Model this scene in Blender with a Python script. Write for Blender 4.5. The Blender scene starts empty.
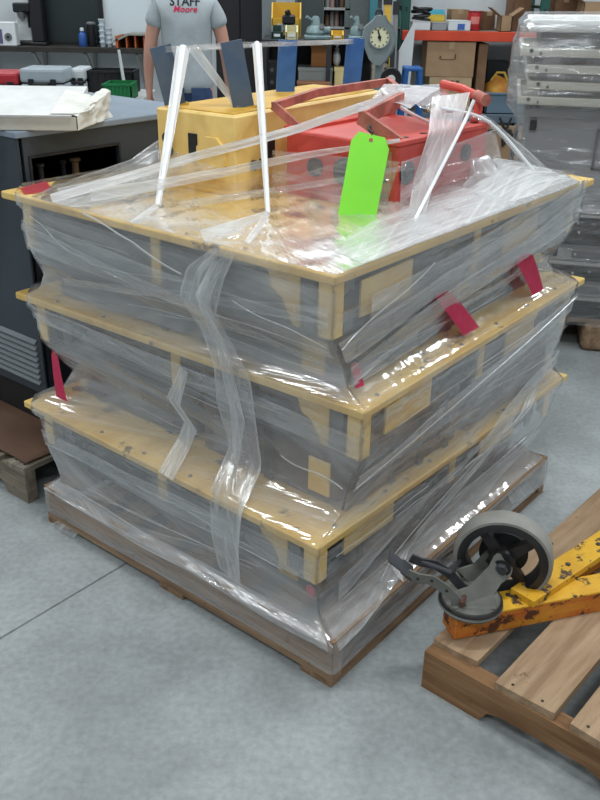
import bpy, bmesh, math, random
import numpy as np
from mathutils import Vector, Matrix
from mathutils.bvhtree import BVHTree
from mathutils import noise as mnoise

random.seed(7)
scn = bpy.context.scene
COL = scn.collection

# ------------------------------------------------------------------ camera
F, PITCH, ROLL, CH = 870.0, math.atan(420 / 870), math.radians(1.0), 1.6
fw = Vector((0, math.cos(PITCH), -math.sin(PITCH)))
rt0 = Vector((1, 0, 0)); up0 = rt0.cross(fw)
RT = rt0 * math.cos(ROLL) + up0 * math.sin(ROLL)
UP = -rt0 * math.sin(ROLL) + up0 * math.cos(ROLL)
CAM = Vector((0, 0, CH))
cd = bpy.data.cameras.new('camera'); cam = bpy.data.objects.new('camera', cd); COL.objects.link(cam)
cam.matrix_world = Matrix(((RT.x, UP.x, -fw.x, CAM.x), (RT.y, UP.y, -fw.y, CAM.y), (RT.z, UP.z, -fw.z, CAM.z), (0, 0, 0, 1)))
cd.sensor_width = 36; cd.lens = F / 800 * 36; cd.clip_start = 0.05
scn.camera = cam

# ------------------------------------------------------------------ world, lights, exposure
w = bpy.data.worlds.new('world'); scn.world = w; w.use_nodes = True
w.node_tree.nodes['Background'].inputs[0].default_value = (0, 0, 0, 1)
w.node_tree.nodes['Background'].inputs[1].default_value = 0.0
scn.view_settings.view_transform = 'Standard'; scn.view_settings.look = 'None'
scn.view_settings.gamma = 1; scn.view_settings.exposure = -0.24
scn.view_settings.use_curve_mapping = False
scn.cycles.transparent_max_bounces = 32
scn.cycles.max_bounces = 8
CEIL = 4.6
LAMPS = [(x, y) for y in (-1.5, 2.0, 5.5, 8.3) for x in (-3.6, 0.2, 4.0)]
for (x, y) in LAMPS:
    ld = bpy.data.lights.new('ceiling_lamp_offscreen', 'AREA'); ld.shape = 'RECTANGLE'; ld.size = 1.5; ld.size_y = 0.30
    ld.energy = 76; ld.color = (0.93, 0.98, 1.0)
    lo = bpy.data.objects.new('ceiling_lamp_offscreen', ld); COL.objects.link(lo); lo.location = (x, y, CEIL - 0.36)

# ------------------------------------------------------------------ pixel helpers (600 x 800 photograph)
def ray(x, y): return fw * F + RT * (x - 300) + UP * (400 - y)
def px(x, y, z):
    d = ray(x, y); return CAM + d * ((z - CH) / d.z)
def pxY(x, y, Y):
    d = ray(x, y); return CAM + d * (Y / d.y)
YAW = math.radians(51.3)
U = Vector((math.cos(YAW), math.sin(YAW), 0)); V = Vector((-math.sin(YAW), math.cos(YAW), 0)); Z = Vector((0, 0, 1))

# ------------------------------------------------------------------ materials
MATS = {}
def rgb(r, g, b):
    f = lambda c: (c / 255) / 12.92 if c <= 10 else (((c / 255) + 0.055) / 1.055) ** 2.4
    return (f(r), f(g), f(b), 1)
def mat(name, col, rough=0.6, metal=0.0, spec=0.4, var=None, vscale=8.0, stretch=(1, 1, 1), bump=0.0, bscale=40.0, spots=None, sscale=20.0, sthr=0.62, col3=None, emit=None):
    if name in MATS: return MATS[name]
    m = bpy.data.materials.new(name); m.use_nodes = True; nt = m.node_tree; N = nt.nodes; Lk = nt.links
    p = N['Principled BSDF']; p.inputs['Base Color'].default_value = col; p.inputs['Roughness'].default_value = rough
    p.inputs['Metallic'].default_value = metal; p.inputs['Specular IOR Level'].default_value = spec
    tc = N.new('ShaderNodeTexCoord'); mp = N.new('ShaderNodeMapping'); mp.inputs['Scale'].default_value = stretch
    Lk.new(tc.outputs['Object'], mp.inputs['Vector'])
    cur = None
    if var is not None:
        n = N.new('ShaderNodeTexNoise'); n.inputs['Scale'].default_value = vscale; n.inputs['Detail'].default_value = 6; n.inputs['Roughness'].default_value = 0.62
        Lk.new(mp.outputs[0], n.inputs['Vector'])
        r = N.new('ShaderNodeValToRGB'); r.color_ramp.elements[0].position = 0.36; r.color_ramp.elements[1].position = 0.64
        r.color_ramp.elements[0].color = col; r.color_ramp.elements[1].color = var
        if col3:
            e = r.color_ramp.elements.new(0.5); e.color = col3
        Lk.new(n.outputs['Fac'], r.inputs[0]); cur = r.outputs[0]
    if spots is not None:
        n2 = N.new('ShaderNodeTexNoise'); n2.inputs['Scale'].default_value = sscale; n2.inputs['Detail'].default_value = 5; n2.inputs['Roughness'].default_value = 0.7
        Lk.new(tc.outputs['Object'], n2.inputs['Vector'])
        r2 = N.new('ShaderNodeValToRGB'); r2.color_ramp.elements[0].position = sthr; r2.color_ramp.elements[1].position = sthr + 0.05
        Lk.new(n2.outputs['Fac'], r2.inputs[0])
        mx = N.new('ShaderNodeMix'); mx.data_type = 'RGBA'
        Lk.new(r2.outputs[0], mx.inputs[0])
        if cur: Lk.new(cur, mx.inputs[6])
        else: mx.inputs[6].default_value = col
        mx.inputs[7].default_value = spots; cur = mx.outputs[2]
    if cur: Lk.new(cur, p.inputs['Base Color'])
    if bump:
        n3 = N.new('ShaderNodeTexNoise'); n3.inputs['Scale'].default_value = bscale; n3.inputs['Detail'].default_value = 4
        Lk.new(mp.outputs[0], n3.inputs['Vector'])
        b = N.new('ShaderNodeBump'); b.inputs['Strength'].default_value = bump; b.inputs['Distance'].default_value = 0.01
        Lk.new(n3.outputs['Fac'], b.inputs['Height']); Lk.new(b.outputs[0], p.inputs['Normal'])
    if emit:
        p.inputs['Emission Color'].default_value = emit[0]; p.inputs['Emission Strength'].default_value = emit[1]
    MATS[name] = m; return m

def floor_mat():
    m = mat('concrete', rgb(142, 147, 148), 0.42, spec=0.45, var=rgb(166, 171, 172), vscale=1.3, bump=0.08, bscale=60, spots=rgb(104, 105, 104), sscale=14, sthr=0.70)
    nt = m.node_tree; N = nt.nodes; Lk = nt.links; p = N['Principled BSDF']
    src = p.inputs['Base Color'].links[0].from_socket
    n = N.new('ShaderNodeTexNoise'); n.inputs['Scale'].default_value = 55; n.inputs['Detail'].default_value = 6
    tc = N.new('ShaderNodeTexCoord'); Lk.new(tc.outputs['Object'], n.inputs['Vector'])
    r = N.new('ShaderNodeMapRange'); r.inputs[1].default_value = 0.3; r.inputs[2].default_value = 0.7; r.inputs[3].default_value = 0.86; r.inputs[4].default_value = 1.1
    Lk.new(n.outputs['Fac'], r.inputs[0])
    # grime scuffs
    n2 = N.new('ShaderNodeTexNoise'); n2.inputs['Scale'].default_value = 3.2; n2.inputs['Detail'].default_value = 8; n2.inputs['Roughness'].default_value = 0.72; n2.inputs['Distortion'].default_value = 0.6
    Lk.new(tc.outputs['Object'], n2.inputs['Vector'])
    r2 = N.new('ShaderNodeMapRange'); r2.inputs[1].default_value = 0.38; r2.inputs[2].default_value = 0.66; r2.inputs[3].default_value = 0.84; r2.inputs[4].default_value = 1.06
    Lk.new(n2.outputs['Fac'], r2.inputs[0])
    mu = N.new('ShaderNodeMath'); mu.operation = 'MULTIPLY'; Lk.new(r.outputs[0], mu.inputs[0]); Lk.new(r2.outputs[0], mu.inputs[1])
    v = N.new('ShaderNodeVectorMath'); v.operation = 'SCALE'; Lk.new(src, v.inputs[0]); Lk.new(mu.outputs[0], v.inputs['Scale'])
    Lk.new(v.outputs[0], p.inputs['Base Color'])
    return m

def wood(name, c1, c2, rough=0.75, axis=0, dirt=None):
    st = [14, 14, 14]; st[axis] = 1.2
    return mat(name, c1, rough, spec=0.2, var=c2, vscale=2.4, stretch=tuple(st), bump=0.25, bscale=6, spots=dirt, sscale=11, sthr=0.66)

def film_mat(name, base=0.26, amp=0.4, tint=(0.84, 0.84, 0.84, 1), rough=0.16, fres=0.5, scale_u=2.2, scale_v=46, ang=0.05, bump=0.5, detail=5):
    m = bpy.data.materials.new(name); m.use_nodes = True; nt = m.node_tree; N = nt.nodes; Lk = nt.links
    N.clear(); out = N.new('ShaderNodeOutputMaterial')
    uv = N.new('ShaderNodeUVMap'); uv.uv_map = 'UVMap'
    facs = []; heights = []
    for i, (a, su, sv) in enumerate(((ang, scale_u, scale_v), (-ang * 3 - 0.16, scale_u * 0.7, scale_v * 0.7), (0.3, 3.5, 9.0))):
        rot = N.new('ShaderNodeMapping'); rot.inputs['Rotation'].default_value = (0, 0, a); rot.inputs['Location'].default_value = (i * 3.1, i * 1.7, 0)
        Lk.new(uv.outputs[0], rot.inputs['Vector'])
        mp = N.new('ShaderNodeMapping'); mp.inputs['Scale'].default_value = (su, sv, 1); Lk.new(rot.outputs[0], mp.inputs['Vector'])
        n = N.new('ShaderNodeTexNoise'); n.inputs['Scale'].default_value = 1; n.inputs['Detail'].default_value = detail; n.inputs['Roughness'].default_value = 0.6; n.inputs['Distortion'].default_value = 0.35
        Lk.new(mp.outputs[0], n.inputs['Vector'])
        r = N.new('ShaderNodeMapRange'); r.inputs[1].default_value = 0.5; r.inputs[2].default_value = 0.8; Lk.new(n.outputs['Fac'], r.inputs[0])
        facs.append(r.outputs[0]); heights.append(n.outputs['Fac'])
    def math_(op, a, b):
        q = N.new('ShaderNodeMath'); q.operation = op
        for k, s in enumerate((a, b)):
            if isinstance(s, (int, float)): q.inputs[k].default_value = s
            else: Lk.new(s, q.inputs[k])
        return q.outputs[0]
    s = math_('ADD', math_('ADD', facs[0], facs[1]), math_('MULTIPLY', facs[2], 0.7))
    at = N.new('ShaderNodeAttribute'); at.attribute_name = 'dens'
    f = math_('ADD', math_('MULTIPLY', s, amp), math_('ADD', at.outputs['Fac'], base))
    f = math_('MINIMUM', f, 0.96)
    h = math_('ADD', math_('ADD', heights[0], math_('MULTIPLY', heights[1], 0.8)), heights[2])
    bp = N.new('ShaderNodeBump'); bp.inputs['Strength'].default_value = bump; bp.inputs['Distance'].default_value = 0.012; Lk.new(h, bp.inputs['Height'])
    tr = N.new('ShaderNodeBsdfTransparent'); tr.inputs[0].default_value = (0.97, 0.97, 0.97, 1)
    df = N.new('ShaderNodeBsdfDiffuse'); df.inputs[0].default_value = tint; Lk.new(bp.outputs[0], df.inputs['Normal'])
    tl = N.new('ShaderNodeBsdfTranslucent'); tl.inputs[0].default_value = tint
    ms = N.new('ShaderNodeMixShader'); ms.inputs[0].default_value = 0.35; Lk.new(df.outputs[0], ms.inputs[1]); Lk.new(tl.outputs[0], ms.inputs[2])
    mx = N.new('ShaderNodeMixShader'); Lk.new(f, mx.inputs[0]); Lk.new(tr.outputs[0], mx.inputs[1]); Lk.new(ms.outputs[0], mx.inputs[2])
    gl = N.new('ShaderNodeBsdfGlossy'); gl.inputs['Roughness'].default_value = rough; gl.inputs[0].default_value = (0.95, 0.97, 1, 1); Lk.new(bp.outputs[0], gl.inputs['Normal'])
    fr = N.new('ShaderNodeLayerWeight'); fr.inputs[0].default_value = 0.5; Lk.new(bp.outputs[0], fr.inputs['Normal'])
    mf = math_('MULTIPLY', math_('ADD', math_('MULTIPLY', math_('POWER', fr.outputs['Facing'], 4.0), 0.9), 0.05), fres * 2)
    mf = math_('MINIMUM', mf, 0.75)
    mg = N.new('ShaderNodeMixShader'); Lk.new(mf, mg.inputs[0]); Lk.new(mx.outputs[0], mg.inputs[1]); Lk.new(gl.outputs[0], mg.inputs[2])
    Lk.new(mg.outputs[0], out.inputs[0])
    MATS[name] = m; return m

# ------------------------------------------------------------------ mesh helpers
def tag(o, label=None, cat=None, group=None, kind=None):
    if label: o['label'] = label
    if cat: o['category'] = cat
    if group: o['group'] = group
    if kind: o['kind'] = kind
    return o
def thing(name, label, cat, loc=(0, 0, 0), rz=0.0, group=None, rot=None):
    o = bpy.data.objects.new(name, None); COL.objects.link(o); o.empty_display_size = 0.05
    o.location = loc; o.rotation_euler = rot if rot else (0, 0, rz)
    return tag(o, label, cat, group)
def link(name, me, m=None, parent=None):
    o = bpy.data.objects.new(name, me); COL.objects.link(o)
    if m is not None and not me.materials: me.materials.append(m)
    if parent is not None: o.parent = parent
    return o
def obj(name, bm, m, parent=None, smooth=False):
    me = bpy.data.meshes.new(name); bmesh.ops.recalc_face_normals(bm, faces=bm.faces[:]); bm.to_mesh(me); bm.free()
    if smooth:
        for p in me.polygons: p.use_smooth = True
        try: me.set_sharp_from_angle(angle=math.radians(40))
        except Exception: pass
    return link(name, me, m, parent)
def box(bm, lo, hi, bev=0.0, mtx=None, seg=1):
    r = bmesh.ops.create_cube(bm, size=1.0); vs = r['verts']
    lo = Vector(lo); hi = Vector(hi); c = (lo + hi) / 2; s = hi - lo
    for v in vs: v.co = Vector((v.co.x * s.x, v.co.y * s.y, v.co.z * s.z)) + c
    if bev > 0:
        es = list({e for v in vs for e in v.link_edges})
        r = bmesh.ops.bevel(bm, geom=es, offset=min(bev, 0.45 * min(abs(s.x), abs(s.y), abs(s.z))), segments=seg, affect='EDGES', profile=0.5)
        vs = list({v for f in r['faces'] for v in f.verts} | {v for v in vs if v.is_valid})
    if mtx is not None:
        for v in vs: v.co = mtx @ v.co
    return vs
def bx(lo, hi, bev=0.0, mtx=None, seg=1):
    bm = bmesh.new(); box(bm, lo, hi, bev, mtx, seg); return bm
def ends(a, b):
    a = Vector(a); b = Vector(b); d = (b - a); z = d.normalized()
    t = Vector((0, 0, 1)) if abs(z.z) < 0.95 else Vector((1, 0, 0))
    x = t.cross(z).normalized(); y = z.cross(x); return a, b, x, y, z
def cyl(bm, a, b, r0, r1=None, n=20, caps=True):
    if r1 is None: r1 = r0
    a, b, x, y, z = ends(a, b); A = []; B = []
    for i in range(n):
        t = 2 * math.pi * i / n; d = x * math.cos(t) + y * math.sin(t)
        A.append(bm.verts.new(a + d * r0)); B.append(bm.verts.new(b + d * r1))
    for i in range(n): bm.faces.new((A[i], A[(i + 1) % n], B[(i + 1) % n], B[i]))
    if caps: bm.faces.new(A[::-1]); bm.faces.new(B)
def cy(a, b, r0, r1=None, n=20):
    bm = bmesh.new(); cyl(bm, a, b, r0, r1, n); return bm
def bar(bm, a, b, wd, th, wdir=None):
    a = Vector(a); b = Vector(b); z = (b - a).normalized()
    wdir = Vector(wdir) if wdir is not None else (Vector((0, 0, 1)) if abs(z.z) < 0.9 else Vector((1, 0, 0)))
    x = (wdir - z * wdir.dot(z)).normalized(); y = z.cross(x); vs = []
    for p in (a, b):
        for sx, sy in ((-1, -1), (1, -1), (1, 1), (-1, 1)):
            vs.append(bm.verts.new(p + x * (sx * wd / 2) + y * (sy * th / 2)))
    for f in ((3, 2, 1, 0), (4, 5, 6, 7), (0, 1, 5, 4), (1, 2, 6, 5), (2, 3, 7, 6), (3, 0, 4, 7)): bm.faces.new([vs[i] for i in f])
def tube(bm, pts, r, n=8, caps=True):
    pts = [Vector(p) for p in pts]; rs = r if isinstance(r, (list, tuple)) else [r] * len(pts); rings = []
    t0 = (pts[1] - pts[0]).normalized(); x = Vector((0, 0, 1)).cross(t0)
    if x.length < 0.1: x = Vector((1, 0, 0)).cross(t0)
    x.normalize()
    for i, p in enumerate(pts):
        t = (pts[min(i + 1, len(pts) - 1)] - pts[max(i - 1, 0)]).normalized()
        x = (x - t * x.dot(t)).normalized(); y = t.cross(x)
        rings.append([bm.verts.new(p + (x * math.cos(2 * math.pi * k / n) + y * math.sin(2 * math.pi * k / n)) * rs[i]) for k in range(n)])
    for A, B in zip(rings, rings[1:]):
        for k in range(n): bm.faces.new((A[k], A[(k + 1) % n], B[(k + 1) % n], B[k]))
    if caps: bm.faces.new(rings[0][::-1]); bm.faces.new(rings[-1])
def prism(bm, poly, z0, z1, mtx=None):
    A = [bm.verts.new((p[0], p[1], z0)) for p in poly]; B = [bm.verts.new((p[0], p[1], z1)) for p in poly]; n = len(poly)
    bm.faces.new(A[::-1]); bm.faces.new(B)
    for i in range(n): bm.faces.new((A[i], A[(i + 1) % n], B[(i + 1) % n], B[i]))
    if mtx is not None:
        for v in A + B: v.co = mtx @ v.co
def pr(poly, z0, z1, mtx=None):
    bm = bmesh.new(); prism(bm, poly, z0, z1, mtx); return bm
def lathe(bm, prof, n=24, mtx=None, closed=False):
    rings = []
    for (r, z) in prof:
        rings.append([bm.verts.new((max(r, 1e-4) * math.cos(2 * math.pi * k / n), max(r, 1e-4) * math.sin(2 * math.pi * k / n), z)) for k in range(n)])
    pairs = list(zip(rings, rings[1:])) + ([(rings[-1], rings[0])] if closed else [])
    for A, B in pairs:
        for k in range(n): bm.faces.new((A[k], A[(k + 1) % n], B[(k + 1) % n], B[k]))
    if not closed: bm.faces.new(rings[0][::-1]); bm.faces.new(rings[-1])
    if mtx is not None:
        for R in rings:
            for v in R: v.co = mtx @ v.co
def la(prof, n=24, mtx=None, closed=False):
    bm = bmesh.new(); lathe(bm, prof, n, mtx, closed); return bm
def frame_mtx(o, x, y, z):
    return Matrix(((x[0], y[0], z[0], o[0]), (x[1], y[1], z[1], o[1]), (x[2], y[2], z[2], o[2]), (0, 0, 0, 1)))
# axes maps: prism drawn in (x, z) and pushed along y, or in (y, z) along x
XZ = frame_mtx((0, 0, 0), (1, 0, 0), (0, 0, 1), (0, 1, 0))
YZ = frame_mtx((0, 0, 0), (0, 1, 0), (0, 0, 1), (1, 0, 0))

# ================================================================== SETTING
O1 = Vector((0.071, 1.819, 0))
def S(a, b, z): return O1 + U * a + V * b + Z * z          # stack coordinates -> world

def build_floor():
    bm = bmesh.new(); j = 0.67; g = 0.004; d = 0.006
    rows = [(-12, 0), (j - g, 0), (j - g * 0.6, -d), (j + g * 0.6, -d), (j + g, 0), (12, 0)]
    R = [[bm.verts.new(S(a, b, z)) for (b, z) in rows] for a in (-12, 14)]
    for i in range(len(rows) - 1): bm.faces.new((R[0][i], R[1][i], R[1][i + 1], R[0][i + 1]))
    o = obj('floor', bm, floor_mat()); tag(o, 'grey sealed concrete floor with a saw-cut joint', kind='structure')
build_floor()
M_wall = mat('wall_paint', rgb(196, 202, 205), 0.8, var=rgb(188, 194, 198), vscale=1.5)
WY = 9.75
tag(obj('wall_back', bx((-7, WY, 0), (8, WY + 0.15, CEIL)), M_wall), 'pale grey painted back wall of the workshop', kind='structure')
tag(obj('wall_left', bx((-7.15, -5, 0), (-7, WY + 0.15, CEIL)), M_wall), 'pale grey painted side wall of the workshop', kind='structure')
tag(obj('wall_right', bx((8, -5, 0), (8.15, WY + 0.15, CEIL)), M_wall), 'pale grey painted side wall by the racks', kind='structure')
tag(obj('ceiling', bx((-7.15, -5, CEIL), (8.15, WY + 0.15, CEIL + 0.1)), mat('ceiling_paint', rgb(205, 208, 208), 0.9)), 'white painted workshop ceiling', kind='structure')
tag(obj('wall_front', bx((-7.15, -5.15, 0), (8.15, -5, CEIL)), M_wall), 'pale grey painted wall behind the camera', kind='structure')

# ================================================================== PALLETS
W_old = wood('pallet_wood', rgb(150, 124, 98), rgb(112, 88, 68), dirt=rgb(70, 52, 40))
W_oldy = wood('pallet_wood_cross', rgb(160, 134, 108), rgb(122, 98, 78), axis=1, dirt=rgb(76, 58, 45))
W_tan = wood('pallet_wood_tan', rgb(172, 146, 118), rgb(140, 114, 88), dirt=rgb(98, 74, 56))
W_tany = wood('pallet_wood_red', rgb(146, 112, 80), rgb(112, 80, 54), axis=1, dirt=rgb(78, 48, 32))
W_grey = wood('pallet_wood_grey', rgb(150, 142, 128), rgb(112, 102, 90), dirt=rgb(70, 60, 52))
W_greyy = wood('pallet_wood_grey_cross', rgb(140, 130, 114), rgb(104, 94, 82), axis=1, dirt=rgb(70, 60, 52))

def notched(y0, y1, z0, z1, notches, depth):
    pts = [(y0, z0)]
    for (n0, n1) in notches:
        pts += [(n0 - 0.005, z0), (n0 + 0.015, z0 + depth * 0.75), (n0 + 0.05, z0 + depth), (n1 - 0.05, z0 + depth), (n1 - 0.015, z0 + depth * 0.75), (n1 + 0.005, z0)]
    pts += [(y1, z0), (y1, z1), (y0, z1)]
    return pts

def pallet(label, loc, rz, lx, ly, boards, stringers, mb, ms, h=0.14, td=0.018, notches=(), bottom=(), sw=0.04, group=None, jag=0.004, skip=None):
    """stringers run along local y at the given x; deck boards run along local x at (y0, y1)"""
    t = thing('wooden_pallet', label, 'pallet', loc, rz, group)
    zb = 0.016 if bottom else 0.0
    for x in stringers:
        poly = notched(0.0, ly, zb, h - td, notches, 0.045)
        obj('stringer', pr(poly, x - sw / 2, x + sw / 2, YZ), ms, t)
    rr = random.Random(len(label))
    for i, (y0, y1) in enumerate(boards):
        bm = bmesh.new(); x0 = rr.uniform(-jag, jag); x1 = lx + rr.uniform(-jag, jag)
        z0, z1 = h - td, h + rr.uniform(-0.002, 0.002)
        if skip and i in skip: x0 = skip[i]
        poly = [(x0 + 0.004, y0), (x1, y0 + rr.uniform(0, .004)), (x1 + rr.uniform(-.006, .006), (y0 + y1) / 2), (x1, y1), (x0, y1 - 0.003), (x0 + rr.uniform(-.006, .006), (y0 + y1) / 2)]
        prism(bm, poly, z0, z1); b = obj('deck_board', bm, mb, t)
        for x in stringers:
            if x < x0: continue
            for q in (0.25, 0.75):
                yy = y0 + (y1 - y0) * q
                obj('nail', cy((x, yy, z1 - 0.003), (x, yy, z1 + 0.001), 0.004, n=6), mat('nail_steel', rgb(60, 52, 48), 0.5, 0.6), b)
    for (y0, y1) in bottom:
        obj('bottom_board', bx((0, y0, 0), (lx, y1, 0.016)), mb, t)
    return t

# pallet under the wrapped stack
PO = Vector((0.0905, 1.654, 0)); PYAW = math.radians(51.35)
def deck(ly, n, wd):
    g = (ly - wd) / (n - 1); return [(i * g, i * g + wd) for i in range(n)]
pallet('weathered wooden pallet under the film-wrapped stack of yellow bases', PO, PYAW, 1.225, 1.155, deck(1.155, 8, 0.10), (0.022, 0.6125, 1.203), W_old, W_oldy, h=0.138, bottom=[(0, 0.1), (0.53, 0.63), (1.055, 1.155)])
# right foreground pallet
RP = px(425, 645, 0.135); RP.z = 0
yb = [(-0.125, 0), (-0.34, -0.19), (-0.522, -0.376), (-0.70, -0.56), (-0.87, -0.735), (-1.03, -0.905)]
def pallet_right():
    t = pallet('tan wooden pallet carrying the yellow steel leg with caster', RP + (-1.03) * Vector((-math.sin(math.radians(49)), math.cos(math.radians(49)), 0)), math.radians(49), 1.22, 1.03,
               [(1.03 + a, 1.03 + b) for a, b in yb][::-1], (0.024, 0.61, 1.196), W_tan, W_tany, h=0.135, td=0.02, notches=[(0.16, 0.36), (0.55, 0.86)], sw=0.045, jag=0.008, skip={5: 0.035})
pallet_right()
# left pallet under the cabinet
LP = px(23, 468, 0.14); LP.z = 0
pallet('grey-brown wooden pallet under the dark cabinet', LP, YAW, 1.15, 1.05, deck(1.05, 8, 0.095), (0.022, 0.575, 1.128), W_grey, W_greyy, h=0.135, notches=[(0.12, 0.36), (0.66, 0.9)], bottom=())
W_hard = mat('hardboard', rgb(112, 86, 70), 0.55, var=rgb(98, 72, 57), vscale=5, bump=0.05)
def hardboard():
    bm = bmesh.new(); n = 16; top = []; 
    for i in range(n + 1):
        for j in range(n + 1):
            a, b = i / n * 1.1, j / n * 1.02
            top.append(bm.verts.new((a, b, 0.012 + 0.010 * math.exp(-(a * a + (b - 0.05) ** 2) / 0.02) + 0.003 * math.sin(5 * b))))
    bot = [bm.verts.new(v.co - Vector((0, 0, 0.005))) for v in top]
    I = lambda i, j: i * (n + 1) + j
    for i in range(n):
        for j in range(n):
            bm.faces.new((top[I(i, j)], top[I(i + 1, j)], top[I(i + 1, j + 1)], top[I(i, j + 1)])); bm.faces.new((bot[I(i, j)], bot[I(i, j + 1)], bot[I(i + 1, j + 1)], bot[I(i + 1, j)]))
    for k in range(n):
        for A, B in (((k, 0), (k + 1, 0)), ((k + 1, n), (k, n)), ((0, k + 1), (0, k)), ((n, k), (n, k + 1))):
            bm.faces.new((top[I(*B)], top[I(*A)], bot[I(*A)], bot[I(*B)]))
    o = obj('hardboard_sheet', bm, W_hard, None, True); o.location = LP + U * 0.02 + V * 0.012 + Z * 0.127; o.rotation_euler = (0, 0, YAW)
    tag(o, 'brown hardboard sheet lying on the grey-brown pallet under the cabinet', 'sheet')
hardboard()

# ================================================================== YELLOW STEEL BASES
Y_paint = mat('yellow_paint', rgb(240, 208, 132), 0.42, spec=0.5, var=rgb(228, 190, 108), vscale=7, spots=rgb(120, 96, 60), sscale=16, sthr=0.70)
Y_plate = mat('yellow_plate', rgb(234, 200, 122), 0.45, spec=0.5, var=rgb(212, 172, 92), vscale=4, stretch=(1, 3, 1), spots=rgb(110, 92, 68), sscale=9, sthr=0.60)
Y_edge = mat('yellow_edge', rgb(214, 170, 66), 0.5, var=rgb(190, 146, 52), vscale=12)
G_dark = mat('dark_grey_steel', rgb(66, 66, 70), 0.5, spec=0.4, var=rgb(48, 48, 52), vscale=6)
G_mid = mat('mid_grey_steel', rgb(112, 112, 114), 0.5, var=rgb(92, 92, 95), vscale=6)
G_brown = mat('brown_dunnage', rgb(96, 80, 70), 0.7, var=rgb(74, 62, 55), vscale=5, stretch=(1, 1, 6))
Black = mat('black_rubber', rgb(30, 30, 32), 0.55)
PL = [  # near corner (from photo pixel at plate height), yaw, length along local x, length along local y, top z, frame height
    (px(335, 277, 1.02), math.radians(51.3), 1.435, 1.250, 1.02, 0.135),
    (px(364, 413, 0.70), math.radians(52.4), 1.340, 1.330, 0.70, 0.118),
    (px(318, 549, 0.38), math.radians(50.2), 1.375, 1.210, 0.38, 0.10)]
TH = 0.022
def PW(i, a, b, z):
    o, yw, *_ = PL[i]; return Vector((o.x + a * math.cos(yw) - b * math.sin(yw), o.y + a * math.sin(yw) + b * math.cos(yw), z))
blabels = ['yellow steel base plate on top of the wrapped stack, carrying the yellow and red machines',
           'yellow steel base plate in the middle of the wrapped stack', 'yellow steel base plate at the bottom of the wrapped stack, just above the pallet']
def base(i):
    o, yw, lx, ly, z, fh = PL[i]
    t = thing('yellow_skid', blabels[i], 'skid', (o.x, o.y, z - TH - fh), yw, 'yellow machine bases in the wrapped stack')
    obj('plate', bx((0, 0, fh), (lx, ly, fh + TH), 0.003), Y_plate, t)
    ins = 0.012; pw = 0.042; PX, PY_ = lx, ly; lx, ly = lx - 0.085, ly - 0.075
    # corner posts: folded angle with two flanges
    for cx, cy_ in ((0, 0), (1, 0), (0, 1), (1, 1)):
        bm = bmesh.new(); sx = 1 if cx == 0 else -1; sy = 1 if cy_ == 0 else -1
        x = ins if cx == 0 else lx - ins; y = ins if cy_ == 0 else ly - ins
        for (p, q) in (((x, y), (x + sx * pw, y + sy * 0.006)), ((x, y), (x + sx * 0.006, y + sy * pw))):
            box(bm, (min(p[0], q[0]), min(p[1], q[1]), 0), (max(p[0], q[0]), max(p[1], q[1]), fh + 0.001), 0.0015)
        obj('corner_post', bm, Y_paint, t)
    # recessed grey side walls, one per side
    r = 0.05
    for lo, hi in (((r, r, 0.0), (lx - r, r + 0.006, fh)), ((r, ly - r - 0.006, 0.0), (lx - r, ly - r, fh)), ((r, r, 0.0), (r + 0.006, ly - r, fh)), ((lx - r - 0.006, r, 0.0), (lx - r, ly - r, fh))):
        obj('side_wall', bx(lo, hi), G_dark, t)
    obj('bottom_pan', bx((r, r, 0.0), (lx - r, ly - r, 0.005)), G_dark, t)
    # gussets and yellow cover panels on the two visible sides
    for side in (0, 1):
        L = lx if side == 0 else ly; mt = XZ if side == 0 else YZ
        for g0 in ((0.115,) if side == 1 else (0.115, L * 0.62)):
            poly = [(g0, fh), (g0 + 0.10, fh), (g0 + 0.085, fh * 0.62), (g0 + 0.055, fh * 0.50), (g0 + 0.02, 0.004), (g0, 0.004)] if side == 1 else [(g0 + 0.02, fh * 0.82), (g0 + 0.24, fh * 0.86), (g0 + 0.24, 0.02), (g0 + 0.02, 0.02)]
            obj('gusset', pr(poly, 0.022, 0.028, mt), Y_paint, t)
        for g0 in (0.36, L * 0.42, L * 0.80):
            c = (g0 + 0.02, 0.020, fh * 0.55) if side == 0 else (0.020, g0 + 0.02, fh * 0.55); c2 = (c[0], c[1] + 0.035, c[2]) if side == 0 else (c[0] + 0.035, c[1], c[2])
            k = obj('adjuster_knob', cy(c, c2, 0.024, n=18), Black, t, True)
            e = (c[0], c[1] - 0.006, c[2]) if side == 0 else (c[0] - 0.006, c[1], c[2])
            obj('knob_stud', cy(e, c, 0.008, n=10), G_mid, k, True)
        for g0 in (0.075, L * 0.5, L * 0.88):
            lo, hi = ((g0, 0.024, 0.0), (g0 + 0.035, 0.030, fh)) if side == 0 else ((0.024, g0, 0.0), (0.030, g0 + 0.035, fh))
            obj('stiffener', bx(lo, hi, 0.001), Y_paint if g0 == L * 0.5 else G_mid, t)
    # black disc put in for the dark of the hole beside the near corner post
    obj('hole_disc', cy((0.095, 0.020, fh * 0.55), (0.095, 0.046, fh * 0.55), 0.026, n=20), Black, t, True)
    # small bolts along plate rim
    for q in range(6):
        for (xx, yy) in ((lx * (0.08 + 0.168 * q), 0.03), (0.03, ly * (0.08 + 0.168 * q))):
            obj('bolt', la([(0.006, 0), (0.006, 0.004), (0.003, 0.006)], 8, Matrix.Translation((xx, yy, fh + TH - 0.001))), G_mid, t)
    return t
for i in range(3): base(i)

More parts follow.
